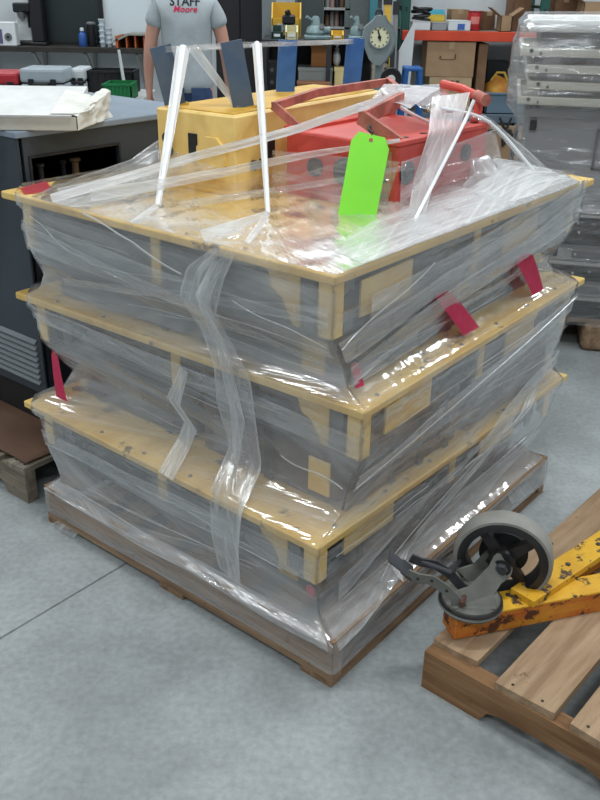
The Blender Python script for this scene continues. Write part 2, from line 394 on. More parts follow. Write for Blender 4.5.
# machine blocks squeezed between the bases
def core(name, label, cat, i, a0, a1, b0, b1, z0, z1, m, kind):
    o = PW(i, a0, b0, z0); yw = PL[i][1]; lx, ly, h = a1 - a0, b1 - b0, z1 - z0
    t = thing(name, label, cat, o, yw)
    obj('housing', bx((0, 0, 0), (lx, ly, h * 0.86), 0.008), m, t)
    obj('lid', bx((0.0, 0.0, h * 0.86), (lx, ly, h), 0.004), G_mid if m is not G_mid else G_dark, t)
    n = max(3, int(lx / 0.12))
    for q in range(n):
        x = lx * (q + 0.5) / n
        if kind == 0: obj('rib', bx((x - 0.012, -0.010, 0.004), (x + 0.012, 0.001, h * 0.82), 0.002), G_dark, t)
        else: obj('vent_disc', cy((x, -0.006, h * 0.45), (x, 0.001, h * 0.45), h * 0.26, n=16), Black, t, True)
    n = max(3, int(ly / 0.13))
    for q in range(n):
        y = ly * (q + 0.5) / n
        if (q + kind) % 2: obj('rib', bx((-0.010, y - 0.014, 0.004), (0.001, y + 0.014, h * 0.82), 0.002), G_dark, t)
        else: obj('cover_plate', bx((-0.006, y - 0.035, h * 0.15), (0.001, y + 0.035, h * 0.7), 0.002), Y_paint if q % 4 == 0 else G_mid, t)
    return t
zz = lambda i: PL[i][4]
fb = lambda i: PL[i][4] - TH - PL[i][5]
core('packed_machine', 'dark grey machine block under the top yellow base, beside the pink tags', 'machine', 1, 0.065, 0.66, 0.115, 0.60, zz(1), fb(0), G_dark, 0)
core('packed_machine', 'grey machine block under the top yellow base, behind the film tail', 'machine', 1, 0.075, 0.66, 0.66, 1.20, zz(1), fb(0), G_mid, 1)
core('packed_machine', 'charcoal machine block under the far side of the top yellow base', 'machine', 1, 0.72, 1.22, 0.12, 0.62, zz(1), fb(0), G_dark, 1)
core('packed_machine', 'brown machine block between middle and bottom yellow bases, at the front corner', 'machine', 2, 0.165, 0.70, 0.045, 0.56, zz(2), fb(1), G_brown, 0)
core('packed_machine', 'dark grey machine block between middle and bottom yellow bases, beside the long pink tag', 'machine', 2, 0.165, 0.70, 0.62, 1.10, zz(2), fb(1), G_dark, 1)
core('packed_machine', 'grey-brown machine block between middle and bottom yellow bases, on the wheel side', 'machine', 2, 0.76, 1.27, 0.045, 0.62, zz(2), fb(1), G_brown, 1)
core('packed_crate', 'grey crate under the bottom yellow base, at the front corner', 'crate', 2, 0.10, 0.66, 0.10, 0.55, 0.139, fb(2), G_mid, 0)
core('packed_crate', 'grey crate under the bottom yellow base, by the floor film tuft', 'crate', 2, 0.10, 0.66, 0.62, 1.10, 0.139, fb(2), G_mid, 1)
core('packed_crate', 'brown crate under the bottom yellow base, beside the caster', 'crate', 2, 0.72, 1.22, 0.10, 0.60, 0.139, fb(2), G_brown, 1)

# ================================================================== YELLOW MACHINE ON TOP
ZT = 1.02
def ymach():
    a0, a1, b0, b1, z1 = 0.438, 1.30, 0.70, 1.005, 1.245
    t = thing('yellow_machine', 'yellow steel machine box with four upright blades on the top base', 'machine', S(a0, b0, ZT), YAW + math.radians(5))
    lx, ly, h = a1 - a0, b1 - b0, z1 - ZT
    obj('body', bx((0, 0, 0.0), (lx, ly, h), 0.006), Y_paint, t)
    obj('base_flange', bx((-0.03, -0.02, 0), (lx + 0.02, ly + 0.02, 0.010), 0.002), Y_edge, t)
    # left face (local x = 0 plane): two knobs, slot, round cover
    for zq in (0.105, 0.145):
        k = obj('knob', cy((-0.012, ly - 0.048, zq - 0.005), (0.001, ly - 0.048, zq - 0.005), 0.017, n=18), Black, t, True)
        obj('knob_cap', cy((-0.016, ly - 0.048, zq - 0.005), (-0.012, ly - 0.048, zq - 0.005), 0.009, n=12), G_dark, k, True)
    obj('slot', bx((-0.004, ly - 0.162, 0.092), (0.001, ly - 0.128, 0.162), 0.001), Black, t)
    oct_ = [(0.085 + 0.058 * math.cos(math.pi / 8 + k * math.pi / 4), 0.105 + 0.058 * math.sin(math.pi / 8 + k * math.pi / 4)) for k in range(8)]
    obj('octagon_cover', pr(oct_, -0.012, 0.001, YZ), Y_paint, t)
    # right face (local y = 0 plane)
    obj('slot', bx((0.16, -0.004, 0.085), (0.195, 0.001, 0.155), 0.001), Black, t)
    for x in (0.085, 0.125):
        obj('knob', cy((x, -0.010, 0.075), (x, 0.001, 0.075), 0.015, n=16), Black, t, True)
    # top seam, blade sockets
    obj('top_cover', bx((0.02, 0.02, h - 0.001), (lx - 0.02, ly - 0.02, h + 0.004), 0.002), Y_edge, t)
    Bl = mat('blade_blue', rgb(44, 86, 148), 0.45, var=rgb(60, 104, 160), vscale=10, spots=rgb(120, 122, 120), sscale=18, sthr=0.64)
    Bg = mat('blade_grey', rgb(86, 98, 112), 0.5, var=rgb(66, 88, 116), vscale=9, spots=rgb(150, 150, 146), sscale=22, sthr=0.68)
    global BLADE
    y5 = YAW + math.radians(5); U5 = Vector((math.cos(y5), math.sin(y5), 0)); V5 = Vector((-math.sin(y5), math.cos(y5), 0))
    BLADE = []
    for (p, q, top, m) in (((165, 106), (160, 46), 1.452, Bg), ((244, 110), (231, 41), 1.450, Bg), ((285, 94), (288, 40), 1.452, Bl), ((357, 89), (356, 38), 1.448, Bl)):
        a = px(p[0], p[1], z1 - 0.004); rr_ = a - S(a0, b0, ZT); la_, lb_ = rr_.dot(U5), rr_.dot(V5)
        la_ = min(max(la_, 0.04), lx - 0.03); lb_ = min(max(lb_, 0.04), ly - 0.03); a = S(a0, b0, z1 - 0.004) + U5 * la_ + V5 * lb_
        d = ray(*q); dh = math.hypot(a.x, a.y); tt = dh / math.hypot(d.x, d.y); b = CAM + d * tt
        BLADE.append(b.copy())
        loc = lambda P: (P - S(a0, b0, ZT)).dot(U5) * Vector((1, 0, 0)) + (P - S(a0, b0, ZT)).dot(V5) * Vector((0, 1, 0)) + Vector((0, 0, P.z - ZT))
        A, B = loc(a), loc(b); wd = Vector((1, -0.9, 0))
        bm = bmesh.new(); bar(bm, A, B, 0.064, 0.012, wd); k = obj('upright_blade', bm, m, t)
        bm = bmesh.new(); bar(bm, A, A + (B - A) * 0.04, 0.078, 0.028, wd); obj('blade_socket', bm, Y_edge, k)
    return t
BLADE = []
ymach()

# ================================================================== RED MACHINE
R_paint = mat('red_paint', rgb(204, 74, 60), 0.45, spec=0.5, var=rgb(190, 62, 54), vscale=6, spots=rgb(140, 60, 50), sscale=20, sthr=0.70)
R_rust = mat('rusty_arm', rgb(192, 112, 98), 0.6, var=rgb(146, 86, 72), vscale=18, bump=0.15)
def rmach():
    a0, a1, b0, b1, z1 = 0.59, 1.10, 0.235, 0.635, 1.20
    B0 = S(a0, b0, ZT)
    t = thing('red_machine', 'red steel machine with bent lifting arms and dark vents on the top base', 'machine', B0, YAW)
    lx, ly, h = a1 - a0, b1 - b0, z1 - ZT
    obj('body', bx((0, 0, 0), (lx, ly, h), 0.008, seg=2), R_paint, t)
    obj('base_flange', bx((-0.03, -0.03, 0), (lx + 0.03, ly + 0.02, 0.014), 0.003), R_paint, t)
    obj('top_rail', bx((-0.006, -0.006, h - 0.004), (lx + 0.006, 0.05, h + 0.012), 0.003), R_paint, t)
    obj('top_rail', bx((-0.006, ly - 0.05, h - 0.004), (lx + 0.006, ly + 0.006, h + 0.012), 0.003), R_paint, t)
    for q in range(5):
        obj('rail_hole', cy((lx * (0.12 + q * 0.19), 0.022, h + 0.010), (lx * (0.12 + q * 0.19), 0.022, h + 0.0135), 0.011, n=14), Black, t)  # flat black discs for the dark inside of the holes
    # left face: louvred oval vent and a smaller disc
    ov = [(0.165 + 0.05 * math.cos(q) , 0.085 + 0.043 * math.sin(q)) for q in [k * math.pi / 12 for k in range(24)]]
    v = obj('oval_vent', pr(ov, -0.008, 0.001, YZ), G_dark, t)
    for q in range(5): obj('vent_slat', bx((-0.012, 0.165 - 0.04, 0.058 + q * 0.013), (-0.007, 0.165 + 0.04, 0.063 + q * 0.013)), G_mid, v)
    obj('side_disc', cy((-0.008, 0.285, 0.085), (0.001, 0.285, 0.085), 0.027, n=20), G_dark, t, True)
    obj('edge_strip', bx((-0.004, 0.02, 0.02), (0.001, 0.055, h - 0.02), 0.002), R_rust, t)
    for zq in (0.04, 0.08, 0.12, 0.15):
        obj('rivet', cy((-0.007, 0.037, zq), (-0.003, 0.037, zq), 0.006, n=8), G_mid, t)
    # right face
    for x, zq, r in ((0.045, 0.10, 0.032), (0.37, 0.115, 0.026)):
        k = obj('side_disc', cy((x, -0.008, zq), (x, 0.001, zq), r, n=20), Black, t, True)
        obj('disc_boss', cy((x, -0.013, zq), (x, -0.007, zq), r * 0.45, n=14), G_dark, k, True)
    for zq in (0.035, 0.06): obj('panel_rib', bx((0.24, -0.006, zq), (0.49, 0.001, zq + 0.008), 0.001), R_paint, t)
    # bent arms
    lc = lambda a, b, z: Vector((a - a0, b - b0, z - ZT))
    def arm(pts, wd, th):
        bm = bmesh.new()
        for p, q in zip(pts, pts[1:]):
            d = (q - p).normalized(); bar(bm, p - d * wd * 0.18, q + d * wd * 0.18, wd, th, (0, 0, 1))
        return obj('lifting_arm', bm, R_rust, t)
    arm([lc(0.625, 0.262, 1.20), lc(0.598, 0.365, 1.258), lc(0.86, 0.415, 1.282)], 0.038, 0.022)
    arm([lc(0.615, 0.60, 1.20), lc(0.585, 0.675, 1.262), lc(0.80, 0.69, 1.282), lc(1.22, 0.70, 1.286)], 0.024, 0.018)
    k = arm([lc(1.07, 0.60, 1.20), lc(1.10, 0.56, 1.262), lc(1.22, 0.70, 1.286)], 0.030, 0.018)
    # red elbow tube at the back corner
    bm = bmesh.new(); tube(bm, [lc(1.06, 0.27, 1.195), lc(1.065, 0.26, 1.25), lc(1.075, 0.27, 1.285), lc(1.10, 0.34, 1.30), lc(1.13, 0.43, 1.305)], 0.014, 12); obj('elbow_tube', bm, R_paint, t, True)
    obj('tube_clamp', cy(lc(1.045, 0.225, 1.280), lc(1.075, 0.275, 1.287), 0.018, n=16), R_rust, t, True)
    obj('eye_bolt', la([(0.004, 0)] and [(0.010 + 0.004 * math.cos(q), 0.004 * math.sin(q)) for q in [k * math.pi / 4 for k in range(8)]], 16, Matrix.Translation(lc(0.60, 0.335, 1.232)) @ Matrix.Rotation(1.3, 4, 'X'), True), G_dark, t, True)
rmach()

# ================================================================== TAGS
def tagsheet(name, label, quad, m, th=0.0012, hole=False, group=None, bend=0.006, cut=0.0, cat='tag'):
    """quad: four world corners tl, tr, br, bl"""
    tl, tr, br, bl = [Vector(q) for q in quad]; c = (bl + br) / 2; nrm = (tr - tl).cross(bl - tl).normalized()
    if nrm.dot(CAM - c) < 0: nrm = -nrm
    bm = bmesh.new(); n = 8; rows = []
    for i in range(n + 1):
        t = i / n; l = tl.lerp(bl, t); r = tr.lerp(br, t); cc = 0
        if cut and t < 0.12: cc = cut * (1 - t / 0.12)
        off = nrm * (bend * math.sin(math.pi * t))
        rows.append([bm.verts.new(l.lerp(r, cc) + off - c), bm.verts.new(l.lerp(r, 0.5) + off * 1.3 - c), bm.verts.new(l.lerp(r, 1 - cc) + off - c)])
    for A, B in zip(rows, rows[1:]):
        for k in range(2): bm.faces.new((A[k], A[k + 1], B[k + 1], B[k]))
    bmesh.ops.solidify(bm, geom=bm.faces[:], thickness=th)
    root = thing(name, label, cat, c, 0, group)
    obj('card', bm, m, root, True)
    if hole:
        p = tl.lerp(tr, 0.5).lerp(bl.lerp(br, 0.5), 0.07) - c
        obj('eyelet', la([(0.0035 + 0.0022 * math.cos(q), 0.0015 * math.sin(q)) for q in [k * math.pi / 3 for k in range(6)]], 14, Matrix.Translation(p + nrm * 0.002) @ nrm.to_track_quat('Z', 'Y').to_matrix().to_4x4(), True), R_rust, root, True)
    return root, c, nrm
M_green = mat('green_card', (0.40, 1.0, 0.12, 1), 0.6, spec=0.2)
M_pink = mat('pink_card', rgb(228, 84, 120), 0.6, spec=0.2, var=rgb(216, 70, 106), vscale=12)
def at_dist(x, y, P):
    d = ray(x, y); return CAM + d * (math.hypot(P.x, P.y) / math.hypot(d.x, d.y))
G0 = S(0.535, 0.30, 1.2)
root, c, nrm = tagsheet('green_tag', 'bright green blank card tag wired to the red lifting arm', (at_dist(353, 130, G0), at_dist(391, 139, G0), at_dist(375, 222, G0 - U * 0.115), at_dist(338, 214, G0 - U * 0.115)), M_green, hole=True, cut=0.16)
bm = bmesh.new(); ptop = at_dist(371, 137, G0) - c; parm = S(0.60, 0.345, 1.235) - c
tube(bm, [ptop, ptop + Vector((0.004, -0.004, 0.012)), (ptop + parm) / 2 + Vector((-0.008, 0, 0.014)), parm, parm + Vector((0.012, 0.006, -0.004)), (ptop + parm) / 2 + Vector((0.01, 0.002, -0.004)), ptop + Vector((0.001, 0.003, 0))], 0.0014, 6)
obj('wire', bm, G_dark, root, True)
q = [px(20, 188, 1.0225), px(46, 181, 1.0225), px(52, 191, 1.0225), px(24, 194, 1.0225)]
r, c, n = tagsheet('red_tag', 'faded red card tag lying flat on the corner of the top base', q, mat('red_card', rgb(222, 100, 108), 0.6, var=rgb(210, 86, 94), vscale=10), th=0.001, bend=0.004, hole=True)

# ================================================================== STRETCH FILM
FILM = film_mat('stretch_film', base=0.27, amp=0.22, scale_u=1.6, scale_v=17, tint=(0.84, 0.84, 0.84, 1), detail=3, fres=0.8, rough=0.10, bump=0.55)
FILM2 = film_mat('stretch_film_layered', base=0.10, amp=0.34, scale_v=34, tint=(0.84, 0.84, 0.84, 1), fres=0.8, rough=0.12, detail=4)
FILM3 = film_mat('stretch_film_bunched', base=0.55, amp=0.4, scale_u=1.5, scale_v=70, rough=0.22, fres=0.4)
ROPE = mat('film_rope', rgb(236, 238, 240), 0.32, spec=0.6)
film = thing('stretch_wrap', 'clear stretch film wrapped around the stack of yellow bases and its pallet', 'stretch film', PO)
PAL = (PO, PYAW, 1.225, 1.155)
def PWx(i, a, b):
    if i == 3: o, yw = PAL[0], PAL[1]
    else: o, yw = PL[i][0], PL[i][1]
    return Vector((o.x + a * math.cos(yw) - b * math.sin(yw), o.y + a * math.sin(yw) + b * math.cos(yw), 0))
def dims(i): return (PAL[2], PAL[3]) if i == 3 else (PL[i][2], PL[i][3])
# z, base index, inset of left face, inset of right face, cut at left corner, cut at right corner, draw-in at the far ends
LEV = [(1.030, 0, -.004, -.004, .085, .10, 0, 0), (0.992, 0, -.004, -.004, .085, .10, 0, 0), (0.978, 0, .002, .002, .05, .06, .045, .05), (0.92, 0, .005, .005, .02, .02, .065, .075), (0.862, 0, .008, .008, .02, .02, .070, .075),
       (0.775, 1, .030, .085, .03, .04, .06, .06), (0.730, 1, .028, .070, .04, .05, .03, .03), (0.714, 1, .014, .030, .06, .07, 0, 0), (0.706, 1, -.004, -.004, .07, .075, 0, 0), (0.674, 1, -.004, -.004, .07, .075, 0, 0), (0.658, 1, .002, .002, .04, .04, .045, .045), (0.60, 1, .005, .005, .02, .02, .065, .075), (0.555, 1, .008, .008, .02, .02, .07, .075),
       (0.47, 2, .128, .016, .03, .04, .05, .06), (0.415, 2, .100, .014, .03, .04, .03, .03), (0.396, 2, .045, .008, .04, .04, 0, 0), (0.386, 2, -.004, -.004, .05, .05, 0, 0), (0.355, 2, -.004, -.004, .05, .05, 0, 0), (0.34, 2, .002, .002, .03, .03, .045, .045), (0.25, 2, .008, .008, .02, .02, .065, .075),
       (0.180, 3, .022, .065, .02, .02, .02, .02), (0.150, 3, .018, .045, .015, .015, 0, 0), (0.141, 3, .008, .014, .015, .015, 0, 0), (0.132, 3, -.005, -.005, .012, .012, 0, 0), (0.045, 3, -.006, -.006, .012, .012, 0, 0)]
def lev_pts(l):
    z, i, sl, s, cl_, cr_, eL, eR = l; lx, ly = dims(i); lx -= eR; ly -= eL; n = 0.010; cb = 0.06; f = min(sl, s, 0.03)
    P = [(sl + n, s), (lx - f - cr_, s), (lx - f, s + cr_), (lx - f, ly - f - cb), (lx - f - cb, ly - f), (sl + cl_, ly - f), (sl, ly - f - cl_), (sl, s + n)]
    return [PWx(i, *p) + Z * z for p in P]
KEY = [lev_pts(l) for l in LEV]; ZL = [l[0] for l in LEV]
def key_at(z):
    if z >= ZL[0]: return [p + Z * (z - ZL[0]) for p in KEY[0]]
    for k in range(len(ZL) - 1):
        if ZL[k] >= z >= ZL[k + 1]:
            t = (ZL[k] - z) / (ZL[k] - ZL[k + 1]); return [a.lerp(b, t) for a, b in zip(KEY[k], KEY[k + 1])]
    return KEY[-1]
def surf(side, t, z, off=0.0):
    K = key_at(z)
    if side == 'R': p = K[0].lerp(K[1], t) if t <= 1 else K[1].lerp(K[2], t - 1); n = -V
    else: p = K[7].lerp(K[6], t) if t <= 1 else K[6].lerp(K[5], t - 1); n = -U
    return p + n * off
NE = [44, 6, 14, 3, 14, 6, 44, 2]
def film_obj(name, verts, faces, uvs, dens, m, parent):
    me = bpy.data.meshes.new(name); o0 = parent.location
    me.from_pydata([tuple(Vector(v) - o0) for v in verts], [], faces); me.update()
    ul = me.uv_layers.new(name='UVMap')
    for lp in me.loops: ul.data[lp.index].uv = uvs[lp.vertex_index]
    at = me.attributes.new('dens', 'FLOAT', 'POINT')
    for k, d in enumerate(dens): at.data[k].value = d
    for p in me.polygons: p.use_smooth = True
    return link(name, me, m, parent)
def nz(v, s): return mnoise.noise(Vector(v) * s)
def shell():
    zs = []
    for a, b in zip(ZL, ZL[1:]):
        n = max(1, int(round((a - b) / 0.012)))
        zs += [a + (b - a) * k / n for k in range(n)]
    zs.append(ZL[-1]); verts = []; uvs = []; dens = []; per = sum(NE)
    for r, z in enumerate(zs):
        K = key_at(z); s = 0.0; cnt = 0; c = sum(K, Vector()) / 8; prev = None
        for e in range(8):
            A, B = K[e], K[(e + 1) % 8]
            for k in range(NE[e]):
                p = A.lerp(B, k / NE[e])
                if prev is not None: s += (p - prev).length
                prev = p.copy(); out = (p - c); out.z = 0; out.normalize()
                # wrinkles run along the wrapping direction
                wv = 0.0045 * nz((s * 1.6, z * 26, 0.3), 1) + 0.003 * nz((s * 5 + z * 9, z * 12, 4), 1)
                if e in (0, 6): wv -= 0.012 * math.sin(math.pi * k / NE[e]) * 0.5
                edge = min(abs(z - q) for q in (1.01, 0.69, 0.37, 0.09))
                if edge < 0.025: wv = abs(wv) * 0.5
                verts.append(p + out * wv); uvs.append((s, z)); cnt += 1
                d = 0.16 * nz((s * 1.3, z * 5, 11), 1) + 0.10 * nz((s * 3.1 + z * 4, z * 9, 5), 1)
                if e in (5, 6, 7) and 0.74 < z < 0.98: d += 0.12
                if edge < 0.022: d -= 0.14
                if z < 0.14: d -= 0.13
                if e == 0 and 0.712 < z < 0.84: d -= 0.10
                cn = k / NE[0] if e == 0 else (1 - k / NE[6] if e == 6 else (0 if e == 7 else 1))
                if cn < 0.10 and (z > 0.86 or 0.55 < z < 0.71 or 0.245 < z < 0.39): d -= 0.07
                dens.append(d)
    faces = []
    for r in range(len(zs) - 1):
        for k in range(per):
            a, b = r * per + k, r * per + (k + 1) % per; faces.append((a, b, b + per, a + per))
    film_obj('film_shell', verts, faces, uvs, dens, FILM, film)
shell()
def band(side, t0, t1, zc0, zc1, wd0, wd1, off=0.006, m=None, dens=0.0, wav=0.01, name='film_band', n=60, seed=0):
    """a strip of film laid diagonally round one side: centre height goes zc0 -> zc1"""
    verts = []; uvs = []; dn = []; nv = 10; faces = []
    for i in range(n + 1):
        f = i / n; t = t0 + (t1 - t0) * f; zc = zc0 + (zc1 - zc0) * f; wd = wd0 + (wd1 - wd0) * f
        for j in range(nv + 1):
            g = j / nv - 0.5; z = zc + g * wd + wav * nz((f * 3, seed + g, 1.7), 1) * (1 + abs(g))
            p = surf(side, t, z, off + 0.004 * nz((f * 7, g * 9, seed), 1)); verts.append(p); uvs.append((f * abs(t1 - t0) * 1.2, z + g * 0.05))
            dn.append(dens - 0.02 + (0.16 if j in (0, nv) else 0.0) - 0.10 * (min(abs(z - q) for q in (1.01, 0.69, 0.37)) < 0.02) + 0.12 * max(0, nz((f * 2.5, g * 14, seed + 5), 1)))
    for i in range(n):
        for j in range(nv): a = i * (nv + 1) + j; faces.append((a, a + 1, a + nv + 2, a + nv + 1))
    return film_obj(name, verts, faces, uvs, dn, m or FILM2, film)
# right side: diagonal bunches rising away from the front corner
band('R', 0.0, 1.0, 0.83, 0.985, 0.05, 0.10, 0.010, FILM2, 0.10, seed=1)
band('R', 0.0, 1.02, 0.76, 0.95, 0.04, 0.09, 0.016, FILM2, 0.05, seed=2)
band('R', 0.10, 0.95, 0.90, 1.0, 0.08, 0.05, 0.006, FILM2, 0.08, seed=3)
band('R', 0.0, 0.8, 0.745, 0.80, 0.03, 0.03, 0.008, FILM2, 0.0, seed=4)
band('R', 0.0, 1.0, 0.50, 0.64, 0.05, 0.05, 0.010, FILM2, 0.0, seed=5)
band('R', 0.05, 1.0, 0.22, 0.48, 0.05, 0.04, 0.014, FILM2, 0.14, seed=6)
band('R', 0.25, 0.85, 0.16, 0.42, 0.035, 0.03, 0.020, FILM3, -0.1, seed=7)
band('R', 0.0, 1.0, 0.16, 0.20, 0.06, 0.05, 0.010, FILM2, 0.10, seed=8)
# left side
band('L', 0.0, 1.0, 0.86, 0.90, 0.09, 0.09, 0.006, FILM2, 0.0, seed=11)
band('L', 0.02, 1.0, 0.78, 0.93, 0.03, 0.03, 0.009, FILM2, 0.05, seed=12)
band('L', 0.0, 0.9, 0.93, 0.78, 0.035, 0.02, 0.009, FILM2, 0.0, seed=13)
band('L', 0.0, 1.0, 0.60, 0.66, 0.06, 0.05, 0.008, FILM2, 0.0, seed=14)
band('L', 0.0, 1.0, 0.30, 0.28, 0.07, 0.06, 0.006, FILM2, 0.05, seed=16)
band('L', 0.0, 1.0, 0.135, 0.150, 0.035, 0.03, 0.006, FILM2, 0.2, seed=17)

def ropes(pts, r, name='film_rope', m=None, n=8, flat=None):
    P = [Vector(p) - film.location for p in pts]; Q = []
    # smooth (Catmull-Rom)
    for i in range(len(P) - 1):
        p0, p1, p2, p3 = P[max(i - 1, 0)], P[i], P[i + 1], P[min(i + 2, len(P) - 1)]
        for k in range(6):
            t = k / 6; Q.append(0.5 * ((2 * p1) + (p2 - p0) * t + (2 * p0 - 5 * p1 + 4 * p2 - p3) * t * t + (3 * p1 - p0 - 3 * p2 + p3) * t ** 3))
    Q.append(P[-1]); bm = bmesh.new()
    rs = r if isinstance(r, (list, tuple)) else [r, r]
    rad = [(rs[0] + (rs[1] - rs[0]) * k / (len(Q) - 1)) * (1 + 0.25 * mnoise.noise(Vector((k * 0.9, rs[0] * 999, 0)))) for k in range(len(Q))]
    tube(bm, Q, rad, n); return obj(name, bm, m or ROPE, film, True)
def sheet(rows, m, dens=0.0, name='film_strip', wrinkle=0.004, seed=0, nu=24, nv=10, edge=0.25):
    """rows: list of (left point, right point) world pairs, lofted"""
    verts = []; uvs = []; dn = []; faces = []; R = len(rows) - 1; L = 0; prev = None
    for i in range(nu + 1):
        f = i / nu * R; k = min(int(f), R - 1); t = f - k
        a = Vector(rows[k][0]).lerp(Vector(rows[k + 1][0]), t); b = Vector(rows[k][1]).lerp(Vector(rows[k + 1][1]), t)
        if prev is not None: L += ((a + b) / 2 - prev).length
        prev = (a + b) / 2
        for j in range(nv + 1):
            g = j / nv; p = a.lerp(b, g); nn = nz((L * 4, g * 9, seed), 1)
            d = (CAM - p).normalized(); verts.append(p + d * wrinkle * nn + Z * 0.3 * wrinkle * nz((L * 9, g * 20, seed + 3), 1))
            uvs.append((L, (g - 0.5) * (b - a).length)); dn.append(dens + (edge if j in (0, nv) else 0) + 0.2 * max(0, nz((L * 2, g * 11, seed + 9), 1)))
    for i in range(nu):
        for j in range(nv): a = i * (nv + 1) + j; faces.append((a, a + 1, a + nv + 2, a + nv + 1))
    return film_obj(name, verts, faces, uvs, dn, m, film)

# hanging film tail on the left side
def tail(pairs, dens, seed, m=FILM3):
    rows = []
    for (ta, za, tb, zb, of) in pairs: rows.append((surf('L', ta, za, of), surf('L', tb, zb, of)))
    sheet(rows, m, dens, 'film_tail', 0.006, seed, 40, 12, 0.2)
tail([(0.30, 1.02, 0.24, 1.02, .006), (0.37, .96, 0.26, .95, .03), (0.39, .88, 0.28, .86, .04), (0.37, .78, 0.27, .76, .035), (0.36, .70, .26, .69, .012), (0.35, .6, .24, .58, .03), (.33, .48, .22, .46, .03), (.31, .39, .20, .38, .012), (.30, .28, .21, .26, .025), (.29, .19, .22, .17, .03)], 0.06, 21, FILM2)
tail([(0.30, .99, 0.27, .99, .012), (0.33, .9, 0.29, .89, .05), (.315, .76, .275, .74, .05), (.30, .6, .26, .58, .045), (.28, .42, .245, .40, .04)], 0.12, 22, FILM2)
tail([(.46, .66, .44, .65, .02), (.50, .56, .46, .55, .04), (.47, .5, .43, .49, .04), (.50, .44, .45, .42, .03), (.47, .385, .42, .38, .012)], -0.15, 23)
CREASE = film_mat('film_crease', base=0.35, amp=0.3, rough=0.2, fres=0.5)
for side, t0, z0, t1, z1, r in (('L', 0.72, 1.025, 0.40, 0.93, .0028), ('L', 0.95, 0.97, 0.80, 0.90, .0014), ('L', 0.0, 0.845, 0.25, 0.90, .0016), ('R', 0.0, 0.84, 0.30, 0.965, .0016), ('R', 0.0, 0.485, 1.0, 0.66, .002), ('L', 0.0, 0.485, 0.18, 0.505, .002), ('R', 0.2, 0.16, 0.8, 0.40, .0016)):
    ropes([surf(side, t0 + (t1 - t0) * f, z0 + (z1 - z0) * f + 0.006 * math.sin(6 * f), 0.014) for f in [k / 10 for k in range(11)]], r, 'film_crease', CREASE)

rc = random.Random(5)
for k in range(34):
    side = 'L' if k % 2 else 'R'; t0 = rc.uniform(0, 0.6); t1 = min(1.0, t0 + rc.uniform(0.2, 0.6)); z0 = rc.choice((0.94, 0.90, 0.82, 0.78, 0.76, 0.62, 0.58, 0.52, 0.47, 0.32, 0.28, 0.24, 0.2)) + rc.uniform(-0.015, 0.015); z1 = z0 + rc.uniform(-0.03, 0.05) * (1 if side == 'R' else -1)
    ropes([surf(side, t0 + (t1 - t0) * f, z0 + (z1 - z0) * f + 0.004 * math.sin(7 * f + k), 0.010) for f in [q / 10 for q in range(11)]], rc.uniform(0.0006, 0.0012), 'film_crease', CREASE, 5)

